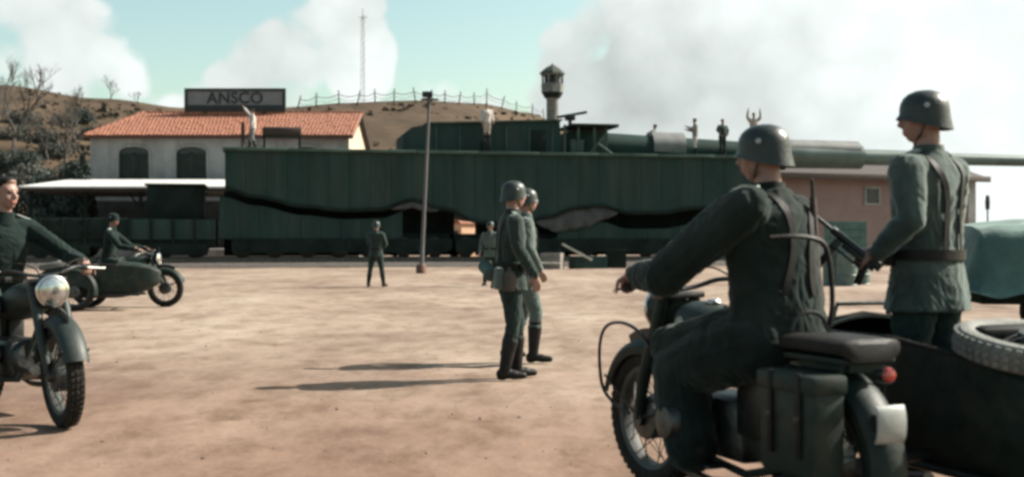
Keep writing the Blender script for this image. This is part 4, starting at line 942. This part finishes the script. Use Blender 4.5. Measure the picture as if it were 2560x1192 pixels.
# ------------------------------------------------------------------ people (local: facing +x, left +y, feet at z = 0)
def hand_prims(add, wrist, d, pn, side, curl):
    """palm and five fingers; d = direction of the hand, pn = palm normal, side = +1 left / -1 right"""
    d = V(d).normalized(); pn = (V(pn) - V(pn).dot(d) * d).normalized(); ac = d.cross(pn).normalized() * side      # towards the thumb
    w = V(wrist)
    add(w - d * .02, w + d * .03, .027, .030, 'skin'); 
    for o in (-.026, -.009, .009, .026): add(w + ac * o * .7 + d * .015, w + ac * o + d * .088, .017, .0145, 'skin')
    for o, l, r in ((.030, .070, .0088), (.010, .078, .0092), (-.011, .073, .0088), (-.031, .058, .0078)):
        p = w + ac * o + d * .088; ang = 0; 
        for k, f in enumerate((.45, .31, .24)):
            ang += R(curl) * (1, 1.15, .8)[k]; v = d * math.cos(ang) + pn * math.sin(ang); q = p + v * l * f * 1.12
            add(p, q, r * (1.05 - .1 * k), r * (.95 - .1 * k), 'skin'); p = q
    p = w + ac * .030 + d * .022; v = (ac * .75 + d * .62 + pn * .25).normalized(); q = p + v * .042; add(p, q, .0135, .0105, 'skin')
    v = (d * .75 + pn * (.35 + curl / 90) + ac * .15).normalized(); q2 = q + v * .034; add(q, q2, .0105, .0092, 'skin'); add(q2, q2 + (v + pn * .3).normalized() * .026, .009, .0075, 'skin')

def person(label, loc, yaw, pose, mats, voxel=.009, helmet=True, hair='short', group=None, kit=(), skirt=None, coat=False, fingers=True, seed=0, bulk=1.0, wr=1.0):
    """pose: hip, neck, twist, hy/hp (head yaw, pitch), le lh re rh (elbow, wrist), ld rd (hand dir), ln rn (palm normal), lc rc (curl), lk la rk ra, lf rf (foot yaw)"""
    e = empty('person', loc, yaw); tag(e, label, 'person', group)
    verts, faces, labs = [], [], []
    def put(mb, lab):
        o = len(verts); verts.extend(mb.v); faces.extend(tuple(i + o for i in f) for f in mb.f); labs.extend([lab] * len(mb.v))
    def cap(a, b, ra, rb, lab, n=12):
        a, b = V(a), V(b); t = b - a; L_ = max(t.length, 1e-4); t = t / L_; m = MB(); pts = []; rr = []
        for k in range(3): x = math.radians(90 - 30 * k); pts.append(a - t * ra * math.sin(x)); rr.append(max(ra * math.cos(x), ra * .12))
        st = max(2, int(L_ / max(.03, voxel)))
        for k in range(st + 1): pts.append(a.lerp(b, k / st)); rr.append(lerp(ra, rb, k / st))
        for k in range(1, 4): x = math.radians(30 * k); pts.append(b + t * rb * math.sin(x)); rr.append(max(rb * math.cos(x), rb * .12))
        up = V((0, 0, 1)) if abs(t.z) < .9 else V((1, 0, 0)); x = t.cross(up).normalized(); y = x.cross(t)
        put(m.loft([[p + r * (math.cos(2 * math.pi * j / n) * x + math.sin(2 * math.pi * j / n) * y) for j in range(n)] for p, r in zip(pts, rr)]), lab)
    def limb(ps, rs, lab):
        for i in range(len(ps) - 1): cap(ps[i], ps[i + 1], rs[i], rs[i + 1], lab)
    H = V(pose.get('hip', (0, 0, .93))); Nk = V(pose.get('neck', (0.01, 0, 1.47)))
    tw = pose.get('twist', 0); up = (Nk - H).normalized(); TL = (Nk - H).length
    def fr(t): 
        y = V((-math.sin(tw * t), math.cos(tw * t), 0)); x = y.cross(up).normalized(); y = up.cross(x).normalized(); return x, y
    def ring(t, hw, hd, off=0.0, n=24, p=2.3, base=None, upv=None):
        x, y = fr(max(0, min(1, t))); c = (H + up * TL * t if base is None else base) + x * off; r = []
        for k in range(n):
            a = 2 * math.pi * k / n; cc, ss = math.cos(a), math.sin(a)
            r.append(c + x * hd * bulk * math.copysign(abs(cc) ** (2 / p), cc) + y * hw * bulk * math.copysign(abs(ss) ** (2 / p), ss))
        return r
    def dense(rows, lab):
        out_ = []
        for (a, b) in zip(rows, rows[1:]):
            n = 4
            for i in range(n): out_.append([lerp(u, v, i / n) for u, v in zip(a, b)])
        out_.append(list(rows[-1])); put(MB().loft([ring(*r) for r in out_]), lab)
    dense([(-.08, .150, .11, 0), (0, .170, .122, -.005), (.2, .152, .112, 0), (.45, .168, .122, .008), (.68, .188, .125, .008), (.82, .185, .115, 0), (.92, .135, .092, -.012), (1.0, .075, .072, -.012), (1.04, .060, .062, -.008)], 'coat')
    if skirt:                                             # flared skirt of the tunic or greatcoat down to z = skirt
        zb = skirt; rows = []
        for i in range(11):
            q = i / 10; z = lerp(H.z + .12, zb, q); x, y = fr(0); c = V((H.x, H.y, z)) + x * (.005); hw = lerp(.155, .212, q ** .7) * bulk; hd = lerp(.116, .165, q ** .7) * bulk; r = []
            for k in range(30):
                a = 2 * math.pi * k / 30; f = 1 + .05 * q * math.sin(a * 7 + seed) ; r.append(c + x * hd * math.cos(a) * f + y * hw * math.sin(a) * f)
            rows.append(r)
        put(MB().loft(rows), 'coat')
    # head
    nk = Nk + up * .0; hx, hy_ = fr(1); hyaw, hp = pose.get('hy', 0), pose.get('hp', 0)
    hq = M.Rotation(tw + hyaw, 3, 'Z') @ M.Rotation(hp, 3, 'Y'); fw, lt, hu = hq @ V((1, 0, 0)), hq @ V((0, 1, 0)), hq @ V((0, 0, 1))
    HC = nk + up * .05 + hu * .135 + fw * .018                # centre of the skull
    cap(Nk - up * .02, HC - hu * .07 - fw * .015, .058, .056, 'skin')
    for a, r0, r1 in ((.035, .076, .070),): 
        x, y = fr(1); MB().loft([[Nk + up * z + (x * math.cos(q) + y * math.sin(q)) * r for q in [2 * math.pi * k / 18 for k in range(18)]] for z, r in ((-.04, .092), (-.01, .083), (.025, .074), (.050, .069), (.052, .064), (.02, .062))]).obj('collar', mats.get('coat', wool), e)
    def ell(c, r, lab, n=18, m=12):
        mb = MB(); mb.ball((0, 0, 0), r, n, m); mb.v = [tuple(HC + fw * (v[0] + c[0]) + lt * (v[1] + c[1]) + hu * (v[2] + c[2])) for v in mb.v]; put(mb, lab)
    ell((-.008, 0, .018), (.094, .075, .096), 'hair' if not helmet else 'skin', 22, 14); ell((.018, 0, -.035), (.072, .062, .085), 'skin', 22, 14); ell((.045, 0, -.094), (.034, .036, .024), 'skin')
    ell((.050, 0, .012), (.042, .058, .050), 'skin'); ell((.030, 0, -.075), (.052, .050, .030), 'skin')
    hp_ = lambda x, y, z: HC + fw * x + lt * y + hu * z
    if voxel < .02:
        cap(hp_(.088, 0, .000), hp_(.107, 0, -.034), .009, .0135, 'skin'); cap(hp_(.092, 0, -.038), hp_(.100, 0, -.040), .016, .012, 'skin')
        for s in (1, -1):
            cap(hp_(.085, s * .012, .020), hp_(.072, s * .045, .020), .011, .009, 'brow'); cap(hp_(.083, s * .027, -.002), hp_(.083, s * .037, -.002), .0095, .008, 'eye')
            cap(hp_(.060, s * .042, -.030), hp_(.066, s * .030, -.05), .018, .016, 'skin'); cap(hp_(-.01, s * .074, .008), hp_(-.014, s * .076, -.032), .017, .011, 'skin')
        cap(hp_(.088, -.018, -.066), hp_(.088, .018, -.066), .0085, .0085, 'lip'); cap(hp_(.085, -.016, -.077), hp_(.085, .016, -.077), .009, .009, 'lip')
    if not helmet:
        ell((-.022, 0, .036), (.100, .083, .086), 'hair', 22, 14); ell((.02, 0, .082), (.068, .066, .034), 'hair')
    # arms
    SJ = {}
    for s, el, wr_, dk, nk2, ck in ((1, 'le', 'lh', 'ld', 'ln', 'lc'), (-1, 're', 'rh', 'rd', 'rn', 'rc')):
        x, y = fr(1); sh = H + up * TL * .86 + y * s * .178 * bulk - x * .005; SJ[s] = sh; E_, Wr = V(pose[el]), V(pose[wr_])
        cap(sh - y * s * .06, sh, .085, .080, 'coat'); limb([sh, sh.lerp(E_, .5), E_, E_.lerp(Wr, .45), Wr], [.079 * bulk, .071 * bulk, .058 * bulk, .056 * bulk, .045], 'coat')
        d = V(pose.get(dk, (Wr - E_))).normalized()
        if fingers: hand_prims(lambda a, b, ra, rb, lab: cap(a, b, ra, rb, lab, 8), Wr + d * .015, d, pose.get(nk2, (0, -s, 0)), s, pose.get(ck, 22))
        else: cap(Wr, Wr + d * .09, .034, .030, 'skin'); cap(Wr + d * .08, Wr + d * .15, .03, .018, 'skin')
    # legs
    for s, kn, an, fy in ((1, 'lk', 'la', 'lf'), (-1, 'rk', 'ra', 'rf')):
        x, y = fr(0); hj = H + y * s * .090 - up * .03; K, A = V(pose[kn]), V(pose[an]); c_ = 'coat' if coat else 'trousers'
        limb([hj, hj.lerp(K, .5), K], [.100 * bulk, .092 * bulk, .070], c_)
        if coat: cap(hj, K, .118, .098, 'coat'); cap(K, K.lerp(A, .35), .092, .085, 'coat')
        cm = K.lerp(A, .38); limb([K, cm], [.068, .066], 'trousers'); limb([cm, K.lerp(A, .7), A], [.075, .062, .053], 'boots')
        f = V((math.cos(pose.get(fy, s * .15)), math.sin(pose.get(fy, s * .15)), pose.get('fp', 0))).normalized()
        cap(A - f * .035 - V((0, 0, .035)), A + f * .09 - V((0, 0, .045)), .044, .042, 'boots'); cap(A + f * .08 - V((0, 0, .05)), A + f * .17 - V((0, 0, .056)), .042, .033, 'boots')
        cap(A - f * .04 - V((0, 0, .062)), A - f * .01 - V((0, 0, .066)), .033, .031, 'boots')
    for a, b, ra, rb, lab in pose.get('extra', ()): cap(a, b, ra, rb, lab)
    if 'jacket' in pose:                                      # straight hanging jacket: (z, x, half width, half depth)
        rows = pose['jacket']; rr = []
        for (a, b) in zip(rows, rows[1:]):
            for k in range(5): rr.append([lerp(u, v, k / 5) for u, v in zip(a, b)])
        rr.append(rows[-1])
        put(MB().loft([[V((cx, 0, z)) + V((hd_ * math.cos(q), hw_ * math.sin(q), 0)) for q in [2 * math.pi * k / 28 for k in range(28)]] for z, cx, hw_, hd_ in rr]), 'coat')
    me = bpy.data.meshes.new('raw'); me.from_pydata(verts, [], faces); o = bpy.data.objects.new('raw', me); COL.objects.link(o)
    md = o.modifiers.new('r', 'REMESH'); md.mode = 'VOXEL'; md.voxel_size = voxel
    sm = o.modifiers.new('s', 'SMOOTH'); sm.factor = .5; sm.iterations = 3 if voxel < .012 else 2
    bpy.context.view_layer.update(); bm_ = bpy.data.meshes.new_from_object(o.evaluated_get(bpy.context.evaluated_depsgraph_get())); bpy.data.objects.remove(o); bpy.data.meshes.remove(me)
    kd = kdtree.KDTree(len(verts))
    for i, v in enumerate(verts): kd.insert(v, i)
    kd.balance(); keys = ['coat', 'trousers', 'boots', 'skin', 'hair', 'eye', 'brow', 'lip']
    D = {'coat': wool, 'trousers': trouser, 'boots': leather, 'skin': skin, 'hair': hairm, 'eye': eyem, 'brow': skin, 'lip': mat('lips', (.27, .11, .09), .5)}
    D.update(mats)
    for k in keys: bm_.materials.append(D[k])
    vl = [labs[kd.find(v.co)[1]] for v in bm_.vertices]
    if not helmet:
        def hairy(p):
            q = p - HC; x_, z_ = q.dot(fw), q.dot(hu); return z_ - .9 * x_ > .012 and z_ > -.055
        vl = [('hair' if hairy(v.co) else 'skin') if l in ('hair', 'skin') and (v.co - HC).length < .14 else l for l, v in zip(vl, bm_.vertices)]
    if skirt: vl = ['coat' if (l == 'trousers' and v.co.z > skirt + .004) else l for l, v in zip(vl, bm_.vertices)]
    ki = {k: i for i, k in enumerate(keys)}
    mi = []
    for p in bm_.polygons:
        ls = [vl[i] for i in p.vertices]; mi.append(ki[max(set(ls), key=ls.count)])
    bm_.polygons.foreach_set('material_index', mi)
    amp = wr * (.0075 if voxel < .02 else .012)
    nrm = [v.normal.copy() for v in bm_.vertices]
    for v, n_, l in zip(bm_.vertices, nrm, vl):               # cloth folds
        if l in ('coat', 'trousers'):
            p = v.co; q = noise.noise((p.x * 9 + seed, p.y * 9, p.z * 5)); r = 1 - abs(noise.noise((p.x * 5 + 3 * q + seed, p.y * 5 + 7, p.z * 13 + 2 * q))) * 2.2
            v.co = p + n_ * amp * (.55 * q + .75 * (r - .4))
    bm_.shade_smooth(); bm_.name = 'body'
    link('body', bm_, e)
    bvh = BVHTree.FromPolygons([v.co.copy() for v in bm_.vertices], [tuple(p.vertices) for p in bm_.polygons]) if 'straps' in kit else None
    # helmet
    if helmet:
        hb = MB(); n = 30; rings = []; prof = [(0, 1.0), (.35, .965), (.62, .86), (.82, .70), (.95, .48), (1.0, .26), (1.01, .06)]
        def hp3(r, h, a):
            c, s = math.cos(a), math.sin(a); rx = .112 if c > 0 else .114; return HC + fw * (r * c * rx - .006) + lt * (r * s * .096) + hu * (.012 + h * .112)
        for r, h in prof: rings.append([hp3(max(r, .015), h, 2 * math.pi * k / n) for k in range(n)])
        def rim(a):                                             # visor in front, deep flare over ears and neck
            c = math.cos(a); fr_ = max(0, c) ** 3; sd = 1 - abs(c); bk = max(0, -c); return (1.02 + .14 * fr_ + .04 * sd + .11 * bk, -.10 - .04 * fr_ - .46 * sd ** .8 - .60 * bk)
        for f in (.35, .75, 1.0):
            rings.append([hp3(lerp(1.01, rim(2 * math.pi * k / n)[0], f ** 1.5), lerp(.06, rim(2 * math.pi * k / n)[1], f), 2 * math.pi * k / n) for k in range(n)])
        inner = [[HC + (p - HC) * .955 for p in r] for r in rings[::-1]]
        ho = hb.loft(rings + inner).obj('helmet', mats.get('helmet', steel_grn), e, 60)
        for s in (1, -1):
            p = HC + lt * s * .098 + hu * .045 - fw * .005
            MB().lathe([(.001, 0), (.013, 0), (.012, .002), (.001, .003)], o=p, ax=(lt * s + hu * .25), n=10).obj('decal', emblem, ho)
        MB().tube([HC + lt * .08 - hu * .03, HC + lt * .072 - hu * .08 + fw * .02, HC + fw * .045 - hu * .125, HC - lt * .072 - hu * .08 + fw * .02, HC - lt * .08 - hu * .03], .006, 6).obj('chin_strap', brown_lth, ho)
    # belt and kit
    x, y = fr(.15); wc = H + up * TL * .16
    if 'belt' in kit:
        k_ = 1.10 * bulk; hw, hd = .158 * k_, .119 * k_
        def belt_ring(z, g): return [wc + up * z + x * (hd + g) * math.cos(a) + y * (hw + g) * math.sin(a) for a in [2 * math.pi * i / 30 for i in range(30)]]
        bl = MB().loft([belt_ring(-.023, .003), belt_ring(-.023, .012), belt_ring(.023, .012), belt_ring(.023, .003)], False, closed=True).obj('belt', leather, e)
        MB().obox(wc + x * (hd + .014), (.008, .055, .045), M((x, y, up)).transposed(), .003).obj('buckle', alu, bl)
        if 'pouches' in kit:
            for s in (1, -1):
                for j in range(2):
                    a = s * (.55 + j * .42); c = wc + x * (hd + .03) * math.cos(a) + y * (hw + .03) * math.sin(a); dr = (x * math.cos(a) + y * math.sin(a)).normalized(); sd = up.cross(dr)
                    MB().obox(c - up * .01, (.045, .07, .085), M((dr, sd, up)).transposed(), .01).obj('ammunition_pouch', leather, e)
        if 'canteen' in kit:
            c = wc - y * (hw + .05) - x * .05 - up * .13; MB().lathe([(.01, -.1), (.05, -.095), (.06, -.05), (.06, .04), (.04, .075), (.02, .085), (.02, .11), (.005, .112)], o=c, n=14).obj('canteen', mat('felt_brown', (.05, .04, .03), .9), e)
        if 'gasmask' in kit:
            c = wc - x * (hd + .06) + y * .02 - up * .06; MB().lathe([(.01, -.13), (.055, -.13), (.06, -.12), (.056, -.1), (.056, .1), (.062, .105), (.062, .14), (.02, .15)], o=c, ax=(y + up * .3), n=16).obj('gas_mask_canister', train_lt, e)
        if 'bread' in kit:
            c = wc - y * (hw * .8) - x * (hd + .0) - up * .12; MB().obox(c, (.07, .2, .2), M((x, y, up)).transposed(), .03).obj('bread_bag', wool_lt, e)
    if 'straps' in kit:
        for s in (1, -1):
            def sp(t, yy, dd): 
                xx, y2 = fr(t); return H + up * TL * t + y2 * yy + xx * dd
            pts = [sp(.16, s * .07, -.128), sp(.5, s * .055, -.136), sp(.72, s * .07, -.137), sp(.86, s * .10, -.108), sp(.955, s * .105, -.02), sp(.90, s * .10, .098), sp(.70, s * .09, .140), sp(.4, s * .08, .138), sp(.18, s * .08, .128)]
            pts = [a.lerp(b, k / 4) for a, b in zip(pts, pts[1:]) for k in range(4)] + [pts[-1]]
            hit = [bvh.find_nearest(p) for p in pts]; pts = [h[0] for h in hit]; nrs = [h[1] for h in hit]
            nrs = [sum((nrs[max(0, min(len(nrs) - 1, i + k))] for k in (-2, -1, 0, 1, 2)), V()).normalized() for i in range(len(nrs))]
            pts = [sum((pts[max(0, min(len(pts) - 1, i + k))] for k in (-1, 0, 1)), V()) / 3 + nrs[i] * .004 for i in range(len(pts))]
            rs = []
            for i, p in enumerate(pts):
                t_ = (pts[min(i + 1, len(pts) - 1)] - pts[max(i - 1, 0)]).normalized(); ou = nrs[i]; sd = t_.cross(ou).normalized()
                rs.append([p + sd * .016 + ou * .002, p + sd * .016 + ou * .008, p - sd * .016 + ou * .008, p - sd * .016 + ou * .002])
            MB().loft(rs).obj('shoulder_strap', leather, e)
    if 'boards' in kit:
        for s in (1, -1):
            xx, y2 = fr(1); MB().obox(SJ[s] - y2 * s * .035 + up * .082, (.05, .11, .012), M((xx, y2 * 1.0, up)).transposed() @ M.Rotation(s * -.35, 3, 'X'), .004).obj('shoulder_board', emblem if 'bright' in kit else wool_lt, e)
    e['hc'] = tuple(HC)
    return e
STAND = dict(le=(-.02, .26, 1.18), lh=(.06, .28, .93), re=(-.02, -.26, 1.18), rh=(.06, -.28, .93), lk=(.03, .11, .50), la=(-.02, .12, .09), rk=(.03, -.11, .50), ra=(-.02, -.12, .09))
def pose(**k): d = dict(STAND); d.update(k); return d

def sling_rifle(e, a, b, label='rifle'):
    a, b = V(a), V(b); v = (b - a).normalized(); L_ = (b - a).length; P = lambda t: a.lerp(b, t)
    r = MB().tube([P(0), P(.06), P(.28), P(.36), P(.62), P(.86)], [.030, .034, .022, .020, .018, .014], 8).obj(label, wood_m, e)
    MB().tube([P(.33), P(1.0)], .009, 8).tube([P(.26), P(.36)], .015, 8).obj('gun_barrel', gunmetal, r); return r
def machine_pistol(label, loc, rz, tilt):
    e = empty('machine_pistol', loc, rz); tag(e, label, 'gun'); e.rotation_euler = (0, tilt, rz)
    MB().tube([(-.12, 0, 0), (.16, 0, 0)], .019, 12).box(-.1, .08, -.015, .015, -.035, -.005, .005).obj('receiver', gunmetal, e)
    MB().tube([(.16, 0, 0), (.36, 0, 0)], .0095, 10).tube([(.34, 0, 0), (.37, 0, 0)], .013, 10).box(.33, .345, -.003, .003, .01, .03).obj('gun_barrel', gunmetal, e)
    MB().box(.085, .12, -.012, .012, -.24, -.015, .004).obj('magazine', gunmetal, e)
    MB().obox((-.07, 0, -.075), (.035, .025, .10), (0, .3, 0), .008).obj('grip', leather, e)
    MB().tube([(-.1, .016, -.01), (-.02, .018, -.055), (.12, .018, -.055)], .006, 6).tube([(-.1, -.016, -.01), (-.02, -.018, -.055), (.12, -.018, -.055)], .006, 6).box(.11, .125, -.02, .02, -.09, -.02, .003).obj('folded_stock', gunmetal, e)
    return e
# ------------------------------------------------------------------ right foreground: motorcycle with sidecar, rider, soldier in the car
B_ = R(67); hd = V((-math.cos(B_), math.sin(B_), 0)); yawR = math.atan2(hd.y, hd.x)
hipR = V((1.125, 5.14, 0)); orgR = hipR - hd * .36
motorcycle('large dark motorcycle with sidecar and spare wheel in the right foreground', (orgR.x, orgR.y, 0), yawR, True, steer=R(4))
rid = pose(hip=(.34, 0, .89), neck=(.41, .0, 1.455), hy=.25, hp=.05, twist=0, le=(.66, .37, 1.13), lh=(.955, .345, 1.085), re=(.66, -.37, 1.13), rh=(.955, -.345, 1.085),
           ld=(.9, -.15, -.35), rd=(.9, .15, -.35), ln=(-.2, 0, -1), rn=(-.2, 0, -1), lc=58, rc=58,
           lk=(.80, .25, .76), la=(.60, .24, .37), rk=(.80, -.25, .76), ra=(.60, -.24, .37), lf=0.1, rf=-.1)
rid2 = dict(rid, twist=.5, neck=(.40, .0, 1.432), le=(.60, .41, 1.075), lh=(.945, .36, 1.085), jacket=[(1.28, .39, .205, .155), (1.05, .365, .205, .160), (.92, .345, .210, .165), (.82, .33, .215, .17), (.76, .32, .21, .165)])
rid2['extra'] = [((.36, .22, 1.34), (.60, .40, 1.09), .10, .090, 'coat'), ((.60, .40, 1.08), (.86, .37, 1.08), .090, .066, 'coat')]
_ch = [(.34, .11, .80), (.54, .19, .73), (.72, .245, .66), (.68, .255, .48), (.62, .255, .33)]; _cr = [.165, .150, .132, .125, .115]
rid2['extra'] += [(_ch[k], _ch[k + 1], _cr[k], _cr[k + 1], 'coat') for k in range(4)]
r1 = person('helmeted rider in dark coat gripping the right foreground motorcycle', (orgR.x, orgR.y, 0), yawR, rid2, {'coat': rubber_coat}, voxel=.0075, kit=('straps', 'boards', 'bright'), coat=True, seed=3, bulk=1.27, group='soldiers')
MB().tube(spl([(.17, .16, 1.25), (.150, .06, 1.255), (.150, -.02, 1.25), (.155, -.09, 1.23), (.155, -.12, 1.18), (.145, -.13, 1.08), (.14, -.13, .96), (.15, -.12, .88)]), .011, 6).obj('equipment_strap', leather, r1)
sr = empty('rifle', (orgR.x, orgR.y, 0), yawR); tag(sr, 'dark rifle slung beyond the far shoulder of the right foreground rider', 'gun')
sling_rifle(sr, (.33, -.20, .95), (.30, -.15, 1.50), 'stock')
# soldier standing in the sidecar
cs = orgR + hd * .46 + V((math.sin(B_), math.cos(B_), 0)) * .93
yawS = math.atan2(math.sin(R(50)), -math.cos(R(50)))
ps = pose(hip=(0, 0, .93), neck=(.0, 0, 1.475), hy=.68, hp=.04, le=(-.07, .255, 1.18), lh=(.09, .27, 1.03), ld=(.85, .05, -.1), ln=(0, -.6, -.7), lc=48,
          re=(.03, -.245, 1.18), rh=(.05, -.27, .93), rd=(.12, .02, -1), rn=(0, 1, 0), rc=35, lk=(.04, .11, .50), la=(0, .12, .09), rk=(.02, -.11, .50), ra=(-.02, -.12, .09))
r2 = person('tall helmeted soldier standing in the sidecar with a submachine gun', (cs.x, cs.y, .155), yawS, ps, {'coat': wool_mid}, voxel=.0075, kit=('belt', 'straps', 'boards', 'pouches'), skirt=.76, seed=11, bulk=1.08, group='soldiers')
v = M.Rotation(yawS, 3, 'Z') @ V((.17, .30, 1.03)); machine_pistol('black submachine gun held by the soldier standing in the sidecar', (cs.x + v.x, cs.y + v.y, .155 + v.z), yawS + R(30), R(-40))

# ------------------------------------------------------------------ left foreground: motorcycle and rider
A_ = R(44); hl_ = V((math.sin(A_), -math.cos(A_), 0)); yawL = math.atan2(hl_.y, hl_.x); fr_ = V((-3.0, 8.0, 0)); orgL = fr_ - hl_ * 1.40
motorcycle('dark motorcycle with round headlight rolling in at the left edge', (orgL.x, orgL.y, 0), yawL, False, steer=R(-8), key='L', loop=False, paint=mat('bike_dark_green', (.008, .014, .012), .55, .5, 9, .08, 60, col2=(.020, .028, .024), spec=.4))
ridL = dict(rid); ridL.update(hy=.35, hp=-.02, neck=(.40, 0, 1.40))
person('bareheaded rider in dark jacket on the left edge motorcycle', (orgL.x, orgL.y, 0), yawL, ridL, {'coat': wool_dk}, voxel=.0075, helmet=False, kit=('boards', 'bright', 'belt'), seed=5, group='soldiers')

# ------------------------------------------------------------------ far motorcycle with sidecar and rider
yawF = R(3); orgF = V((-7.95, 22.6, 0))
motorcycle('parked motorcycle and sidecar seen side on in the middle distance', (orgF.x, orgF.y, 0), yawF, True, steer=R(-10), loop=False)
person('dark clothed rider on the middle distance sidecar motorcycle', (orgF.x, orgF.y, 0), yawF, dict(rid, hy=-.3), {'coat': wool_dk, 'helmet': wool_dk}, voxel=.014, kit=('boards', 'bright', 'belt'), fingers=False, seed=6, group='soldiers')

# ------------------------------------------------------------------ the two walking soldiers
dA = gd(945); pA = at(1272, 945, dA)
wA = pose(neck=(.03, 0, 1.47), hy=.15, le=(.0, .25, 1.18), lh=(.14, .24, .95), re=(.02, -.26, 1.17), rh=(.17, -.25, .94), rd=(.25, .05, -1), ld=(.2, 0, -1), rn=(0, 1, 0), ln=(0, -1, 0),
          lk=(.10, .10, .51), la=(.10, .11, .09), rk=(.02, -.09, .50), ra=(-.06, -.09, .09), lf=.1, rf=-.05)
person('soldier in dark uniform and helmet, nearer of the two walking right', (pA.x, pA.y, 0), R(14), wA, {'coat': wool, 'trousers': trouser}, voxel=.0085, kit=('belt', 'straps', 'pouches', 'canteen', 'bread', 'boards', 'gasmask'), skirt=.80, seed=1, group='soldiers')
dB = gd(903); pB = at(1305, 903, dB)
wB = pose(neck=(.03, 0, 1.47), hy=.05, le=(-.1, .25, 1.18), lh=(.02, .25, .95), re=(.02, -.25, 1.18), rh=(.14, -.22, .96), rn=(0, 1, 0), lk=(.04, .10, .50), la=(-.14, .10, .12), rk=(.13, -.10, .52), ra=(.10, -.10, .09))
person('soldier in paler uniform half hidden behind the nearer walking soldier', (pB.x, pB.y, 0), R(8), wB, {'coat': wool_lt, 'trousers': wool_lt}, voxel=.0095, kit=('belt', 'straps', 'pouches'), skirt=.80, seed=2, group='soldiers')

# ------------------------------------------------------------------ far soldiers in the yard
d = gd(716); p = at(940, 716, d)
person('lone soldier standing legs apart left of the grey pole', (p.x, d, 0), R(75), pose(lk=(0, .16, .5), la=(0, .22, .09), rk=(0, -.16, .5), ra=(0, -.22, .09), le=(.1, .24, 1.15), lh=(.22, .08, 1.08), re=(.1, -.24, 1.15), rh=(.22, -.08, 1.05)), {}, voxel=.016, kit=('belt',), skirt=.8, fingers=False, seed=8, group='soldiers')
d = gd(714); p = at(1226, 714, d)
person('distant soldier partly hidden left of the walking pair', (p.x, d, 0), R(-100), pose(lk=(0, .13, .5), la=(0, .16, .09), rk=(0, -.13, .5), ra=(0, -.16, .09)), {'coat': wool_lt}, voxel=.016, kit=('belt',), skirt=.8, fingers=False, seed=9, group='soldiers')
for px, d, ry, lb, sd in ((200, 71.5, -60, 'man in dark clothes under the platform canopy, right of the pair', 14), (158, 72, -110, 'man in dark clothes under the canopy, left of the pair', 15)):
    p = at(px, 600, d); person(lb, (p.x, d, .75), R(ry), pose(), {'coat': wool}, voxel=.03, helmet=False, fingers=False, seed=sd, group='men on the platform')

# ------------------------------------------------------------------ crew on the gun
CR = 'crew on top of the railway gun'
def crew(label, px, w, yaw, ps_, m, sd, z=None, helmet=False):
    p = deck_pt(px, w); c = person(label, (p.x, p.y, p.z if z is None else z), yaw, ps_, m, voxel=.026, helmet=helmet, fingers=False, seed=sd, group=CR, bulk=1.15); c.scale = (1.08,) * 3
crew('crewman in pale shirt pointing up left beside the roof sign', 632, -.5, R(200), pose(re=(.18, -.30, 1.62), rh=(.34, -.42, 1.86), le=(.05, .27, 1.2), lh=(.12, .28, .98), lk=(.05, .14, .5), la=(-.1, .18, .09), rk=(.1, -.14, .5), ra=(.12, -.18, .09)), {'coat': offwhite, 'trousers': mat('grey_trouser', (.13, .13, .125), .9)}, 21)
zb = deck_z(1217) + (tuv(1217, 353)[2] - deck_z(1217))
crew('crewman in pale overalls standing on a step before the cabin', 1217, -.28, R(-70), pose(lk=(.02, .08, .5), la=(0, .09, .09), rk=(.02, -.08, .5), ra=(0, -.09, .09)), {'coat': offwhite, 'trousers': khaki}, 22, z=zb)
crew('crewman in dark vest and pale trousers reaching out on the deck', 1738, -.3, R(180), pose(le=(.2, .25, 1.25), lh=(.42, .2, 1.35), re=(.15, -.26, 1.2), rh=(.38, -.2, 1.25)), {'coat': mat('grey_vest', (.16, .16, .155), .9), 'trousers': offwhite}, 23)
crew('crewman leaning over the barrel just right of the hoist roof', 1626, -3.1, R(160), pose(neck=(-.22, 0, 1.40), le=(.05, .28, 1.2), lh=(.2, .2, 1.0), re=(.05, -.28, 1.2), rh=(.2, -.2, 1.0)), {'coat': mat('grey_vest', (.16, .16, .155), .9), 'trousers': trouser}, 27)
crew('crewman all in dark green standing on the gun deck', 1806, -.3, R(-60), pose(le=(.02, .33, 1.22), lh=(.12, .2, 1.02), re=(.02, -.33, 1.22), rh=(.12, -.2, 1.02)), {'coat': wool, 'trousers': trouser}, 24)
crew('crewman waving both arms above the right rider\'s helmet', 1884, -.3, R(-80), pose(le=(.05, .34, 1.55), lh=(.08, .30, 1.86), re=(.05, -.34, 1.55), rh=(.08, -.30, 1.86)), {'coat': khaki, 'trousers': khaki}, 25, z=deck_z(1884) + .36)
p = deck_pt(1884, -.3); crate('dark box on the gun deck under the waving crewman', (p.x, p.y, p.z + .005), .7, .6, .34, TA, m=train_dk)
for o in bpy.data.objects:
    if 'hc' in o: del o['hc']
